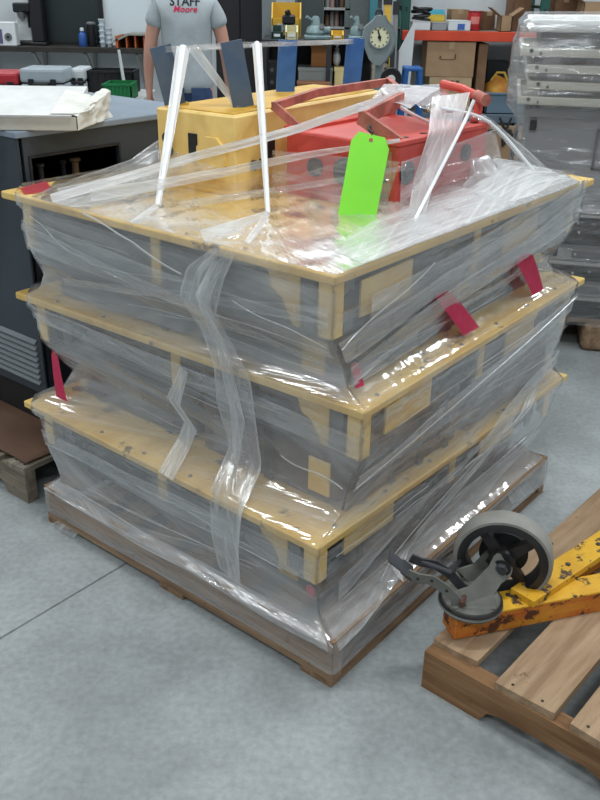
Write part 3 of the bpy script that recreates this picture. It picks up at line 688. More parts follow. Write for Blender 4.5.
# film over the top base: a membrane relaxed over the two machines
def top_film():
    lx, ly = PL[0][2], PL[0][3]; h = 0.012; nx, ny = int(lx / h) + 1, int(ly / h) + 1
    A, B = np.meshgrid(np.linspace(-0.004, lx + 0.004, nx), np.linspace(-0.004, ly + 0.004, ny), indexing='ij')
    red = (A > 0.575) & (A < 1.115) & (B > 0.22) & (B < 0.65); yel = (A > 0.41) & (A < 1.28) & (B > 0.705) & (B < 1.045)
    fix = np.zeros_like(A, bool); val = np.zeros_like(A)
    fix[0, :] = fix[-1, :] = fix[:, 0] = fix[:, -1] = True; val[fix] = 0.006
    fix |= red | yel; val[red] = 0.045; val[yel] = 0.055; val[red & (A > 1.0)] = 0.10
    H = val.copy()
    for _ in range(900):
        Hn = H.copy(); Hn[1:-1, 1:-1] = 0.25 * (H[2:, 1:-1] + H[:-2, 1:-1] + H[1:-1, 2:] + H[1:-1, :-2]); Hn[fix] = val[fix]; H = Hn
    verts = []; uvs = []; dn = []; idx = -np.ones((nx, ny), int)
    cutL, cutR, cutB = 0.19, 0.104, 0.06
    for i in range(nx):
        for j in range(ny):
            a, b = A[i, j], B[i, j]
            if (a + (ly - b)) < cutL or ((lx - a) + b) < cutR or ((lx - a) + (ly - b)) < cutB: continue
            hh = H[i, j]; k = hh / 0.12; hh = 0.006 + 0.114 * (k ** 1.7)
            wr = 0.0035 * nz((a * 7 + b * 4, b * 18, 0.5), 1) + 0.002 * nz((a * 14, b * 9 + a * 6, 2.5), 1)
            hh += max(wr, -0.004) * (0.4 if fix[i, j] else 1.0)
            idx[i, j] = len(verts); p = S(a, b, ZT + max(hh, 0.003)); verts.append(p)
            uvs.append((a * 0.6 + b * 0.8, b * 0.6 - a * 0.8))
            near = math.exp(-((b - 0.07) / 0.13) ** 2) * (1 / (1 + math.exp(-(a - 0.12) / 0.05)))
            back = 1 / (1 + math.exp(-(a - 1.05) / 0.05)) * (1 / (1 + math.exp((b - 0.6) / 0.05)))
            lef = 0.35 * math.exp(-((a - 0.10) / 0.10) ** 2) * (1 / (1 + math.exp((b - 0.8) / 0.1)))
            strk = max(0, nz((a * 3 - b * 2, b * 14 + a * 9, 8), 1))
            dn.append(1.1 * max(near, back) + lef + 0.55 * strk - 0.12)  # film layering, made extra dense to put in the white glare
    faces = []
    er = np.zeros_like(fix); hard = (red | yel); er[1:-1, 1:-1] = hard[1:-1, 1:-1] & hard[2:, 1:-1] & hard[:-2, 1:-1] & hard[1:-1, 2:] & hard[1:-1, :-2]
    for i in range(nx - 1):
        for j in range(ny - 1):
            q = (idx[i, j], idx[i + 1, j], idx[i + 1, j + 1], idx[i, j + 1])
            if min(q) < 0 or er[i, j]: continue
            faces.append(q)
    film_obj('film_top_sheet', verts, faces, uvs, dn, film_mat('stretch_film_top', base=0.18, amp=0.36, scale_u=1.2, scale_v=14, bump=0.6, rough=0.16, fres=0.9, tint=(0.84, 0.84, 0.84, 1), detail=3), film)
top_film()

# film stretched round the four blade tops
bt = [p - Z * 0.008 for p in BLADE]
loop = [bt[0], bt[1], bt[2], bt[3]]
for p, q in ((0, 1), (1, 2), (2, 3), (3, 0)):
    a, b = loop[p], loop[q]
    sheet([(a + Z * 0.006, a - Z * 0.012), (a.lerp(b, 0.5) + Z * 0.004, a.lerp(b, 0.5) - Z * 0.008), (b + Z * 0.006, b - Z * 0.012)], FILM2, 0.12, 'film_top_band', 0.001, 31 + p, 16, 4, 0.1)
# white twisted film ropes from the blade tops to the base
tp1 = bt[0].lerp(bt[1], 0.33); tp2 = bt[1].lerp(bt[2], 0.42)
def flat_rope(a, b, w0, w1, dens, seed, m=FILM3, sag=0.0, n=20):
    a = Vector(a); b = Vector(b); rows = []; d = (b - a).normalized(); s = d.cross(CAM - (a + b) / 2).normalized()
    for k in range(n + 1):
        t = k / n; c = a.lerp(b, t) - Z * sag * math.sin(math.pi * t); w_ = w0 + (w1 - w0) * t
        rows.append((c - s * w_ / 2, c + s * w_ / 2))
    return sheet(rows, m, dens, 'film_strap', 0.003, seed, 30, 6, 0.2)
for a, b, w0, w1 in ((tp1, S(0.15, 0.725, 1.035), 0.040, 0.016), (tp2, S(0.288, 0.443, 1.035), 0.030, 0.013)):
    flat_rope(a, b, w0, w1, 0.5, 41); ropes([a, a.lerp(b, 0.5) + Vector((0.003, 0, 0)), b], (w0 * 0.30, w1 * 0.34), 'film_rope')
flat_rope(bt[0].lerp(bt[1], 0.45), S(0.56, 0.80, 1.25), 0.03, 0.018, 0.25, 43, FILM2)
# strap feet fan out over the plate and down the left side
for k, (a, b) in enumerate(((S(0.288, 0.443, 1.035), S(0.0, 0.40, 1.03)), (S(0.288, 0.443, 1.035), S(0.05, 0.30, 1.028)), (S(0.15, 0.725, 1.035), S(0.0, 0.66, 1.02)))):
    flat_rope(a, b, 0.014, 0.045 if k == 0 else 0.02, 0.15, 44 + k)
# long rope across the machines, left corner -> red arm
zR = 1.115
def pxa(x, y, a):
    d = ray(x, y); n = U; return CAM + d * ((O1 + U * a - CAM).dot(n) / d.dot(n))
long_pts = [S(0.0, 1.0, 1.035), pxa(130, 176, 0.22), pxa(200, 155, 0.385), pxa(250, 142, 0.45), pxa(300, 128, 0.54), pxa(360, 107, 0.575), px(405, 93, 1.295)]
def ribbon(pts, w0, w1, m, dens, seed):
    rows = []; P = [Vector(p) for p in pts]; n = len(P)
    for k, p in enumerate(P):
        d = (P[min(k + 1, n - 1)] - P[max(k - 1, 0)]).normalized(); s_ = d.cross(CAM - p).normalized(); w_ = (w0 + (w1 - w0) * k / (n - 1)) / 2
        rows.append((p - s_ * w_, p + s_ * w_))
    return sheet(rows, m, dens, 'film_strap', 0.004, seed, 36, 8, 0.15)
ribbon(long_pts, 0.026, 0.022, FILM3, 0.25, 61)
ribbon([pxa(90, 195, 0.05), pxa(150, 186, 0.15), pxa(230, 171, 0.36), pxa(300, 156, 0.54), pxa(345, 149, 0.56), pxa(400, 140, 0.565)], 0.035, 0.010, FILM3, -0.15, 62)
ribbon([pxa(180, 205, 0.14), pxa(280, 190, 0.38), pxa(340, 180, 0.48), pxa(405, 168, 0.55), S(0.60, 0.22, 1.16)], 0.02, 0.010, FILM2, 0.05, 64)
ribbon([S(0.03, 1.00, 1.03), S(0.20, 0.96, 1.05), S(0.36, 0.90, 1.08), S(0.43, 0.86, 1.12)], 0.06, 0.02, FILM2, 0.08, 63)
sheet([(S(0.0, 1.10, 1.026), S(0.0, 0.86, 1.026)), (S(0.18, 1.12, 1.05), S(0.16, 0.84, 1.04)), (S(0.35, 1.06, 1.09), S(0.33, 0.80, 1.07)), (S(0.455, 1.01, 1.16), S(0.455, 0.70, 1.10))], FILM2, 0.05, 'film_strip', 0.008, 51, 30, 20, 0.15)
# white fan from the red arm down to the front edge
sheet([(px(432, 97, 1.29), px(470, 92, 1.30)), (S(0.72, 0.224, 1.216), S(0.90, 0.224, 1.216)), (px(414, 180, 1.10), px(436, 176, 1.11)), (px(408, 214, 1.034), px(424, 218, 1.034))], FILM3, 0.0, 'film_fan', 0.006, 52, 36, 18, 0.3)
sheet([(px(395, 86, 1.29), px(440, 84, 1.30)), (px(420, 108, 1.27), px(455, 100, 1.28)), (S(1.06, 0.224, 1.215), S(1.14, 0.24, 1.21)), (px(535, 174, 1.045), px(548, 168, 1.04))], FILM2, 0.12, 'film_fan', 0.008, 53, 30, 12, 0.35)
sheet([(S(0.80, 0.0, 1.036), S(0.90, 0.20, 1.05)), (S(0.98, -0.008, 1.05), S(1.08, 0.24, 1.075)), (S(1.12, -0.012, 1.055), S(1.18, 0.24, 1.09)), (S(1.24, -0.01, 1.05), S(1.28, 0.2, 1.07)), (S(1.31, 0.0, 1.02), S(1.36, 0.12, 1.04)), (S(1.32, 0.0, 0.97), S(1.39, 0.08, 0.99))], FILM3, -0.05, 'film_bunch', 0.022, 57, 44, 24, 0.1)
sheet([(S(0.10, -0.008, 1.03), S(0.12, 0.10, 1.034)), (S(0.35, -0.010, 1.035), S(0.36, 0.16, 1.045)), (S(0.62, -0.010, 1.036), S(0.62, 0.18, 1.05)), (S(0.85, -0.010, 1.04), S(0.86, 0.18, 1.055))], FILM3, -0.22, 'film_bunch', 0.008, 58, 44, 16, 0.0)
ropes([px(474, 100, 1.29), S(0.90, 0.218, 1.22), px(430, 190, 1.085), px(414, 222, 1.036)], (0.005, 0.005), 'film_rope')
ropes([px(440, 108, 1.27), S(1.08, 0.222, 1.212), px(540, 178, 1.04)], (0.005, 0.004), 'film_rope')
ropes([px(382, 90, 1.29), px(402, 108, 1.26), px(440, 128, 1.20), px(480, 150, 1.12)], (0.006, 0.004), 'film_rope')
sheet([(px(372, 98, 1.272), px(384, 84, 1.29)), (px(392, 102, 1.28), px(402, 84, 1.29)), (px(410, 108, 1.28), px(440, 88, 1.3))], FILM3, -0.1, 'film_strip', 0.012, 54, 20, 10, 0.2)
sheet([(S(0.558, 0.66, 1.04), S(0.558, 0.66, 1.14)), (S(0.545, 0.45, 1.035), S(0.568, 0.45, 1.15)), (S(0.548, 0.24, 1.035), S(0.575, 0.22, 1.16))], FILM2, 0.02, 'film_strip', 0.006, 65, 24, 12, 0.1)
sheet([(S(0.56, 0.20, 1.04), S(0.58, 0.218, 1.16)), (S(0.80, 0.17, 1.05), S(0.82, 0.220, 1.17)), (S(1.10, 0.16, 1.05), S(1.11, 0.218, 1.19))], FILM2, 0.06, 'film_strip', 0.008, 66, 24, 12, 0.1)
# tuft of torn film on the floor by the pallet
sheet([(px(60, 500, 0.10), px(80, 512, 0.10)), (px(62, 520, 0.03), px(82, 528, 0.03)), (px(50, 524, 0.004), px(74, 538, 0.004))], FILM2, 0.1, 'film_tuft', 0.006, 55, 16, 8, 0.2)
sheet([(S(0.95, -0.005, 0.14), S(1.08, -0.005, 0.14)), (S(0.95, -0.05, 0.05), S(1.1, -0.06, 0.06)), (S(0.93, -0.10, 0.004), S(1.12, -0.12, 0.004))], FILM3, 0.0, 'film_tuft', 0.012, 56, 16, 8, 0.2)

# pink tags just inside the film
def proj(P):
    v = P - CAM; w_ = v.dot(fw); return 300 + F * v.dot(RT) / w_, 400 - F * v.dot(UP) / w_
def on_film(side, x, y, off, zr):
    best = None
    for i in range(121):
        for j in range(61):
            p = surf(side, i / 120, zr[0] + (zr[1] - zr[0]) * j / 60, off); a, b = proj(p); d = (a - x) ** 2 + (b - y) ** 2
            if best is None or d < best[0]: best = (d, p)
    return best[1]
def ptag(label, side, pts, zr, off=-0.006, bend=0.002):
    tagsheet('pink_tag', label, [on_film(side, x, y, off, zr) for x, y in pts], M_pink, hole=True, group='pink tags on the wrapped stack', bend=bend, cut=0.2)
ptag('pink card tag under the film between the two other pink tags on the middle skid', 'R', ((434, 295), (450, 290), (480, 328), (468, 342)), (0.715, 0.95))
ptag('pink card tag under the film at the far end of the middle skid', 'R', ((514, 258), (531, 250), (550, 300), (538, 306)), (0.715, 0.97))
ptag('short pink card tag under the film at the front corner of the middle skid', 'R', ((349, 364), (358, 361), (365, 386), (356, 389)), (0.715, 0.80))
ptag('long crumpled pink tag hanging inside the film on the cabinet side of the stack', 'L', ((49, 350), (58, 354), (68, 402), (56, 398)), (0.40, 0.60), bend=0.006)
ptag('tiny pink tag under the front corner of the bottom skid', 'L', ((305, 584), (315, 588), (317, 598), (307, 595)), (0.15, 0.26))

# ================================================================== DARK CABINET
M_cab = mat('cabinet_paint', rgb(52, 60, 68), 0.45, spec=0.45, var=rgb(46, 54, 62), vscale=4)
M_cabtop = mat('cabinet_top', rgb(132, 144, 158), 0.35, spec=0.5, var=rgb(120, 132, 146), vscale=5)
M_louv = mat('louver_paint', rgb(120, 126, 130), 0.5)
CO = Vector((-0.88, 2.725, 0.141))
def cabinet():
    t = thing('control_cabinet', 'dark blue-grey steel cabinet with louvres and a window, on the pallet beside the stack', 'cabinet', CO, YAW)
    H = 1.03; lx, ly = 0.80, 0.90; z0 = 0.02
    wx0, wx1, wz0, wz1 = 0.045, 0.395, 0.845, 0.945      # window opening on the u-face
    # shell panels
    def P(n, lo, hi, m=M_cab, b=0.003, par=t): return obj(n, bx(lo, hi, b), m, par)
    P('plinth', (0.03, 0.02, 0), (lx - 0.02, ly - 0.02, 0.14), Black)
    P('side_panel', (0, 0.001, 0.14), (0.012, ly, H - 0.02))
    P('side_panel', (lx - 0.012, 0, 0.14), (lx, ly, H - 0.02))
    P('back_panel', (0.012, ly - 0.012, 0.14), (lx - 0.012, ly, H - 0.02))
    P('bottom_panel', (0.012, 0.012, 0.14), (lx - 0.012, ly - 0.012, 0.152))
    bm = bmesh.new()
    box(bm, (0.021, 0, 0.14), (lx, 0.012, wz0)); box(bm, (0.021, 0, wz1), (lx, 0.012, H - 0.02)); box(bm, (0.021, 0, wz0), (wx0, 0.012, wz1)); box(bm, (wx1, 0, wz0), (lx, 0.012, wz1))
    d = obj('front_panel', bm, M_cab, t)
    bm = bmesh.new(); w_ = 0.008
    box(bm, (wx0 - w_, -0.004, wz0 - w_), (wx1 + w_, 0.001, wz0)); box(bm, (wx0 - w_, -0.004, wz1), (wx1 + w_, 0.001, wz1 + w_)); box(bm, (wx0 - w_, -0.004, wz0), (wx0, 0.001, wz1)); box(bm, (wx1, -0.004, wz0), (wx1 + w_, 0.001, wz1))
    obj('window_frame', bm, Black, d)
    # dim contents behind the opening
    P('inner_tray', (0.03, 0.02, wz0 - 0.03), (0.6, 0.4, wz0 - 0.02), Black)
    for x, r, c in ((0.11, 0.016, W_tan), (0.16, 0.013, G_mid), (0.30, 0.018, W_tan), (0.25, 0.012, G_dark)):
        obj('spool', la([(r, 0), (r * 1.2, 0.006), (r * 0.7, 0.012), (r * 0.7, 0.06), (r * 1.2, 0.066), (r, 0.074)], 14, Matrix.Translation((x, 0.12, wz0 - 0.02))), c, t, True)
    P('worktop', (-0.006, -0.008, H - 0.02), (lx + 0.01, ly + 0.01, H), M_cabtop)
    # louvres on the v-face
    for k in range(8):
        zq = 0.185 + k * 0.0215
        bm = bmesh.new(); prism(bm, [(0, 0), (-0.012, -0.006), (-0.013, -0.002), (0, 0.010)], 0.02, ly - 0.05, frame_mtx((0.001, 0, zq), (1, 0, 0), (0, 0, 1), (0, 1, 0)))
        obj('louver', bm, M_louv, t)
cabinet()

def white_carton():
    c = px(77, 131, 1.172); yw = math.radians(3)
    t = thing('white_carton', 'flat white carton with scuffed lid lying on top of the dark cabinet', 'carton', (c.x, c.y, 1.172), yw)
    Wc = mat('white_card', rgb(214, 215, 214), 0.7, var=rgb(200, 200, 197), vscale=9, spots=rgb(150, 140, 122), sscale=7, sthr=0.68)
    Wp = mat('white_paper', rgb(226, 226, 220), 0.7, var=rgb(206, 204, 196), vscale=14, bump=0.4, bscale=18)
    obj('tray', bx((-0.70, 0.0, 0.0), (0, 0.30, 0.040), 0.002), mat('carton_side_shaded', rgb(196, 190, 178), 0.75, var=rgb(182, 174, 160), vscale=8), t)  # shade on the carton's front is put into this beige-grey
    bm = bmesh.new()
    prism(bm, [(-0.006, 0.040), (-0.008, 0.046), (0.15, 0.070), (0.30, 0.098), (0.305, 0.090), (0.30, 0.036), (0, 0.036)], -0.72, -0.012, YZ); obj('lid', bm, Wc, t)
    # rounded flap folded over the right end
    pts = [(-0.075, 0.0), (-0.01, 0.0), (0.012, 0.03), (0.03, 0.09), (0.035, 0.15), (0.01, 0.22), (-0.075, 0.26)]
    bm = bmesh.new(); prism(bm, pts, 0, 0.003)
    for v in bm.verts: v.co.z += 0.049 + 0.155 * max(v.co.y, 0) + (-0.5 * max(v.co.x, 0))
    obj('flap', bm, Wp, t)
    # crumpled paper at the end
    bm = bmesh.new(); n = 18; R = []
    for i in range(n + 1):
        row = []
        for j in range(n + 1):
            y = 0.0 + 0.29 * i / n; q = j / n; hz = 0.048 + 0.155 * y
            x = 0.004 + 0.20 * y + (0.010 * nz((y * 40, q * 3, 1), 1) + 0.006 * nz((y * 18, q * 7, 2), 1)) * min(1, 6 * y + 0.2) - 0.05 * max(0, q - 0.75) ** 0.5; zq = hz * min(1, q / 0.8) + 0.006 * nz((y * 26, q * 6, 7), 1) * q
            row.append(bm.verts.new((x, y, max(zq, 0.0015))))
        R.append(row)
    for i in range(n):
        for j in range(n): bm.faces.new((R[i][j], R[i + 1][j], R[i + 1][j + 1], R[i][j + 1]))
    obj('crumpled_paper', bm, Wp, t, True)
white_carton()

# ================================================================== YELLOW LEG WITH CASTER
def leg():
    a = px(457, 634, 0.155); a.z = 0.1365; b = px(600, 606, 0.155); b.z = 0.1365; d = (b - a); d.z = 0; d.normalize(); yw = math.atan2(d.y, d.x)
    t = thing('yellow_steel_leg', 'chipped yellow and orange steel leg beam lying on the tan pallet', 'steel leg', a, yw)
    Yc = mat('chipped_yellow', rgb(226, 176, 50), 0.5, var=rgb(212, 158, 40), vscale=9, spots=rgb(74, 58, 44), sscale=20, sthr=0.56, bump=0.2, bscale=30)
    Oc = mat('chipped_orange', rgb(182, 84, 36), 0.55, var=rgb(206, 140, 48), vscale=7, stretch=(1, 1, 2.5), spots=rgb(88, 52, 36), sscale=16, sthr=0.53, bump=0.2, bscale=30)
    # outer box beam: front web, top and bottom flanges
    obj('web', bx((0, 0, 0), (1.15, 0.008, 0.062), 0.002), Oc, t)
    obj('top_flange', bx((0, 0, 0.058), (1.15, 0.07, 0.066), 0.002), Yc, t)
    obj('bottom_flange', bx((0, 0.002, 0), (1.15, 0.06, 0.006), 0.001), Oc, t)
    obj('end_plate', bx((-0.006, 0, 0), (0.002, 0.07, 0.066), 0.002), Oc, t)
    # splayed brace on top
    p = px(522, 597, 0.215) - a; q = px(600, 545, 0.215) - a
    R = Matrix.Rotation(-yw, 3, 'Z'); p = R @ Vector((p.x, p.y, 0)); q = R @ Vector((q.x, q.y, 0)); q = p + (q - p).normalized() * 0.9
    bm = bmesh.new(); bar(bm, p + Z * 0.076, q + Z * 0.076, 0.07, 0.018, (q - p).cross(Z)); br = obj('brace', bm, Yc, t)
    bm = bmesh.new(); bar(bm, p + Z * 0.035, q + Z * 0.035, 0.012, 0.066, (q - p).cross(Z)); obj('brace_web', bm, Oc, br)
    for k in range(5):
        f = p.lerp(q, 0.22 + 0.16 * k); obj('brace_bolt', la([(0.007, 0), (0.007, 0.004), (0.003, 0.006)], 8, Matrix.Translation(f + Z * 0.084)), G_dark, br)
    for k in range(6):
        obj('flange_bolt', la([(0.006, 0), (0.006, 0.004)], 8, Matrix.Translation((0.16 + k * 0.15, 0.05, 0.0655))), G_dark, t)
    return a, d
LA, LD = leg()

def caster():
    C = px(470, 604, 0.204); C.z = 0.2025
    t = thing('swivel_caster', 'large grey swivel caster with spoked black rim and brake lever on the yellow leg', 'caster', C)
    Gp = mat('caster_grey', rgb(112, 112, 106), 0.5, spec=0.5, var=rgb(92, 92, 86), vscale=10, spots=rgb(62, 52, 46), sscale=24, sthr=0.66, bump=0.08)
    Rm = mat('rim_black', rgb(34, 34, 36), 0.45, var=rgb(48, 44, 44), vscale=14)
    Tr = mat('tread_grey', rgb(150, 148, 142), 0.55, var=rgb(132, 130, 124), vscale=9, bump=0.05)
    # swivel race
    obj('swivel_race', la([(0.050, 0), (0.076, 0.002), (0.081, 0.010), (0.077, 0.016), (0.072, 0.018), (0.072, 0.026), (0.066, 0.032), (0.03, 0.034), (0.03, 0)], 40), Gp, t, True)
    obj('race_groove', la([(0.0725, 0.0165), (0.0795, 0.0165), (0.0795, 0.0195), (0.0725, 0.0195)], 40, None, True), Rm, t, True)
    # axle direction (horizontal) and wheel centre above the race, trailing to one side
    face = Vector((-0.27, -0.96, -0.03)).normalized()              # the near side of the wheel
    side = Z.cross(face).normalized(); upw = face.cross(side)
    wc = at_dist(503, 556, C + Vector((0.055, 0.10, 0))) - C       # wheel centre
    r = 0.124
    M4 = frame_mtx(wc, side, upw, face)
    tread = [(0.113, -0.028), (0.120, -0.028), (r, -0.022), (r + 0.001, 0.0), (r, 0.022), (0.120, 0.028), (0.113, 0.028)]
    wh = obj('wheel', la(tread, 56, M4, True), Tr, t, True)
    obj('rim', la([(0.090, -0.022), (0.114, -0.0265), (0.114, 0.0265), (0.108, 0.030), (0.094, 0.030), (0.090, 0.022)], 56, M4, True), Rm, wh, True)
    obj('hub', la([(0.012, -0.034), (0.032, -0.030), (0.034, 0.0), (0.032, 0.030), (0.012, 0.034)], 28, M4), Rm, wh, True)
    obj('brake_drum', la([(0.02, -0.040), (0.060, -0.038), (0.062, -0.012), (0.02, -0.010)], 28, M4), Black, wh, True)
    for k in range(4):
        an = math.radians(40 + 90 * k); bm = bmesh.new(); dv = Vector((math.cos(an), math.sin(an), 0)); pv = Vector((-dv.y, dv.x, 0))
        vs = []
        for rad, hw, ht in ((0.028, 0.016, 0.013), (0.092, 0.010, 0.010)):
            for s1, s2 in ((-1, -1), (1, -1), (1, 1), (-1, 1)): vs.append(bm.verts.new(M4 @ (dv * rad + pv * (hw * s1) + Vector((0, 0, ht * s2)))))
        for f in ((3, 2, 1, 0), (4, 5, 6, 7), (0, 1, 5, 4), (1, 2, 6, 5), (2, 3, 7, 6), (3, 0, 4, 7)): bm.faces.new([vs[i] for i in f])
        obj('spoke', bm, Rm, wh)
    # fork plates on both sides of the wheel
    for s in (1, -1):
        off = face * (0.046 * s)
        base_c = Vector((0, 0, 0.022)) + off
        A = wc + off; along = (A - base_c); L = along.length; ax = along.normalized(); wv = ax.cross(face).normalized()
        poly = [(-0.060, 0), (0.055, 0), (0.032, L * 0.28), (0.026, L * 0.8)] + [(0.034 * math.cos(q), L + 0.034 * math.sin(q)) for q in [k * math.pi / 10 for k in range(11)]] + [(-0.028, L * 0.8), (-0.036, L * 0.28)]
        m4 = frame_mtx(base_c, wv, ax, face)
        obj('fork_plate', pr(poly, -0.004, 0.004, m4), Gp, t)
        n = obj('axle_nut', la([(0.017, 0), (0.017, 0.010), (0.013, 0.013)], 6, frame_mtx(A + face * (0.004 * s), side, upw * s, face * s)), G_dark, t)
        obj('axle_washer', la([(0.024, 0), (0.024, 0.003)], 20, frame_mtx(A + face * (0.0035 * s), side, upw * s, face * s)), Rm, n, True)
    obj('axle', cy(wc - face * 0.058, wc + face * 0.060, 0.008, n=14), G_dark, t, True)
    obj('fork_bridge', bx((-0.055, -0.055, 0.026), (0.055, 0.055, 0.036), 0.006), Gp, t)
    # brake lever to the left: two cranked plates and a bent pedal
    Lp = [at_dist(x, y, C + Vector((dx, dy, 0))) - C for x, y, dx, dy in ((462, 606, -.02, -.05), (447, 590, -.03, -.05), (432, 580, -.04, -.05), (418, 578, -.05, -.05), (408, 574, -.06, -.05))]
    bm = bmesh.new()
    for p, q in zip(Lp, Lp[1:]): d = (q - p).normalized(); bar(bm, p - d * 0.003, q + d * 0.003, 0.026, 0.006, upw)
    lv = obj('brake_lever', bm, Gp, t)
    bm = bmesh.new(); sh = -face * 0.05 + Z * 0.01
    for p, q in zip(Lp, Lp[1:]): d = (q - p).normalized(); bar(bm, p - d * 0.003 + sh, q + d * 0.003 + sh, 0.024, 0.006, upw)
    obj('brake_lever', bm, G_dark, t)
    for k in (1, 2, 3):
        obj('lever_hole', cy(Lp[k] + face * 0.0032, Lp[k] + face * 0.0042, 0.004, n=10), Rm, lv)  # dark disc laid on in place of a shaded hole
    e = [at_dist(x, y, C + Vector((-0.06, -0.03, 0))) - C for x, y in ((412, 574), (402, 566), (389, 556))]
    bm = bmesh.new(); bar(bm, e[0], e[1], 0.05, 0.004, face); bar(bm, e[1], e[2], 0.04, 0.003, face); obj('pedal', bm, G_dark, t)
    k0 = at_dist(462, 604, C + Vector((-.02, -.06, 0))) - C
    obj('pivot_bolt', cy(k0 + face * 0.004, k0 - face * 0.07, 0.008, n=12), mat('dark_rust', rgb(84, 58, 48), 0.6), t, True)
    bm = bmesh.new(); tube(bm, [Lp[3] + sh, Lp[2] + sh * 0.6 + Z * 0.012, Lp[1] + sh * 0.5 + Z * 0.03, wc - side * 0.10 - upw * 0.03], 0.006, 8); obj('brake_rod', bm, G_dark, t, True)
caster()

# ================================================================== SECOND WRAPPED STACK (ivory trays)
def grey_stack():
    yw = math.radians(-12)
    X0 = pxY(516, 105, 4.02).x; Yf = 4.02
    W = 1.05; D = 0.80
    org = Vector((X0, Yf, 0))
    def thing2(name, label, cat, z, group=None): return thing(name, label, cat, (X0, Yf, z), yw, group)
    # pallet: stringers run away from the camera (local y), deck boards across
    t = thing2('wooden_pallet', 'brown wooden pallet with rounded stringer ends under the wrapped ivory trays', 'pallet', 0)
    for x in (0.03, 0.50, 0.98):
        obj('stringer', bx((x - 0.065, -0.01, 0.0), (x + 0.065, D, 0.135), 0.03, seg=3), W_oldy, t)
    for k in range(6): obj('deck_board', bx((-0.01, k * 0.138 + 0.02, 0.134), (W + 0.01, k * 0.138 + 0.13, 0.155), 0.002), W_old, t)
    Iv = mat('ivory_enamel', rgb(196, 194, 182), 0.5, var=rgb(182, 180, 168), vscale=5)
    Gl = mat('light_grey_steel', rgb(172, 172, 168), 0.5, var=rgb(150, 150, 148), vscale=4)
    Gd = mat('charcoal_steel', rgb(58, 57, 58), 0.45, var=rgb(40, 39, 40), vscale=5)
    # lower equipment: flat grey modules stacked up
    z = 0.155
    mods = [(0.10, Gd, 'dark grey equipment module lowest in the ivory tray stack'), (0.085, Gl, 'light grey equipment module second from the pallet in the ivory tray stack'),
            (0.085, Gd, 'slim dark equipment module third from the pallet in the ivory tray stack'), (0.085, Gl, 'light grey equipment module fourth from the pallet in the ivory tray stack'), (0.14, Gd, 'dark equipment module with glossy film folds fifth from the pallet')]
    for k, (h, m, lab) in enumerate(mods):
        t = thing2('equipment_module', lab, 'equipment', z)
        i = 0.02 * (k % 2) + 0.02
        obj('case', bx((i, i, 0), (W - i, D - i, h - 0.006), 0.006), m, t)
        obj('rim', bx((i - 0.012, i - 0.012, h - 0.010), (W - i + 0.012, D - i + 0.012, h), 0.003), Gl, t)
        for q in range(4):
            p = obj('front_slot', bx((0.10 + q * 0.235, i - 0.006, h * 0.25), (0.27 + q * 0.235, i + 0.001, h * 0.62), 0.002), Black if (q + k) % 2 else G_mid, t)
            obj('slot_screw', cy((0.115 + q * 0.235, i - 0.009, h * 0.44), (0.115 + q * 0.235, i - 0.005, h * 0.44), 0.006, n=8), Iv, p)
        z += h
    h = 1.105 - z
    t = thing2('equipment_cabinet', 'grey sheet steel cabinet with recessed panel under the ivory trays', 'cabinet', z)
    obj('case', bx((0.06, 0.03, 0), (W - 0.01, D - 0.03, h), 0.006), mat('cabinet_mid_grey', rgb(132, 132, 134), 0.5), t)
    obj('top_lip', bx((0.04, 0.015, h - 0.035), (W, D - 0.02, h), 0.004), mat('cabinet_mid_grey', rgb(132, 132, 134), 0.5), t)
    bm = bmesh.new(); pz0, pz1 = h * 0.45, h * 0.82
    for lo, hi in (((0.36, 0.022, pz0), (0.90, 0.031, pz0 + 0.012)), ((0.36, 0.022, pz1), (0.90, 0.031, pz1 + 0.012)), ((0.36, 0.022, pz0), (0.372, 0.031, pz1)), ((0.888, 0.022, pz0), (0.90, 0.031, pz1))): box(bm, lo, hi, 0.002)
    obj('panel_frame', bm, G_mid, t)
    obj('latch', bx((0.07, 0.018, h * 0.8), (0.10, 0.031, h * 0.92), 0.003), Gd, t); obj('handle', bx((0.50, 0.012, h * 0.25), (0.8, 0.03, h * 0.32), 0.004), Gd, t)
    obj('vent', bx((0.44, 0.024, h * 0.08), (0.98, 0.031, h * 0.14), 0.002), Gd, t)
    z = 1.105
    # ivory trays, with a front lip and holes
    labs = ['ivory enamel tray lowest of the four, its open end showing, on the wrapped stack', 'ivory enamel tray second from the grey cabinet on the wrapped stack', 'ivory enamel tray third from the grey cabinet on the wrapped stack', 'ivory enamel tray just under the white foam slab on the wrapped stack']
    spans = [(1.125, 0.0, 0.034), (1.188, 0.035, 0.034), (1.256, 0.02, 0.034), (1.322, -0.012, 0.034)]
    for k, (zt, dx, hh) in enumerate(spans):
        t = thing('enamel_tray', labs[k], 'tray', (X0 + dx, Yf - 0.02, z), yw, 'ivory trays on the wrapped stack')
        top = zt + hh - z; lw = W - 0.05
        obj('pan', bx((0.0, 0.02, top - hh + 0.002), (lw, D - 0.02, top - hh + 0.008)), Iv, t)
        f = obj('front_lip', bx((0, 0, top - hh), (lw, 0.02, top), 0.003), Iv, t)
        obj('side_lip', bx((0, 0.02, top - hh), (0.018, D - 0.02, top), 0.003), Iv, t); obj('side_lip', bx((lw - 0.018, 0.02, top - hh), (lw, D - 0.02, top), 0.003), Iv, t); obj('back_lip', bx((0, D - 0.02, top - hh), (lw, D, top), 0.003), Iv, t)
        for q, x in enumerate((0.045, 0.085, 0.50, 0.58, 0.63, 0.76, 0.93)):
            obj('hole', cy((x, -0.002, top - hh * (0.35 + 0.3 * (q % 2))), (x, 0.002, top - hh * (0.35 + 0.3 * (q % 2))), 0.006 + 0.003 * (q % 3 == 0), n=10), Black, f)  # black disc painted in for the dark of each hole
        lo_h = top - hh
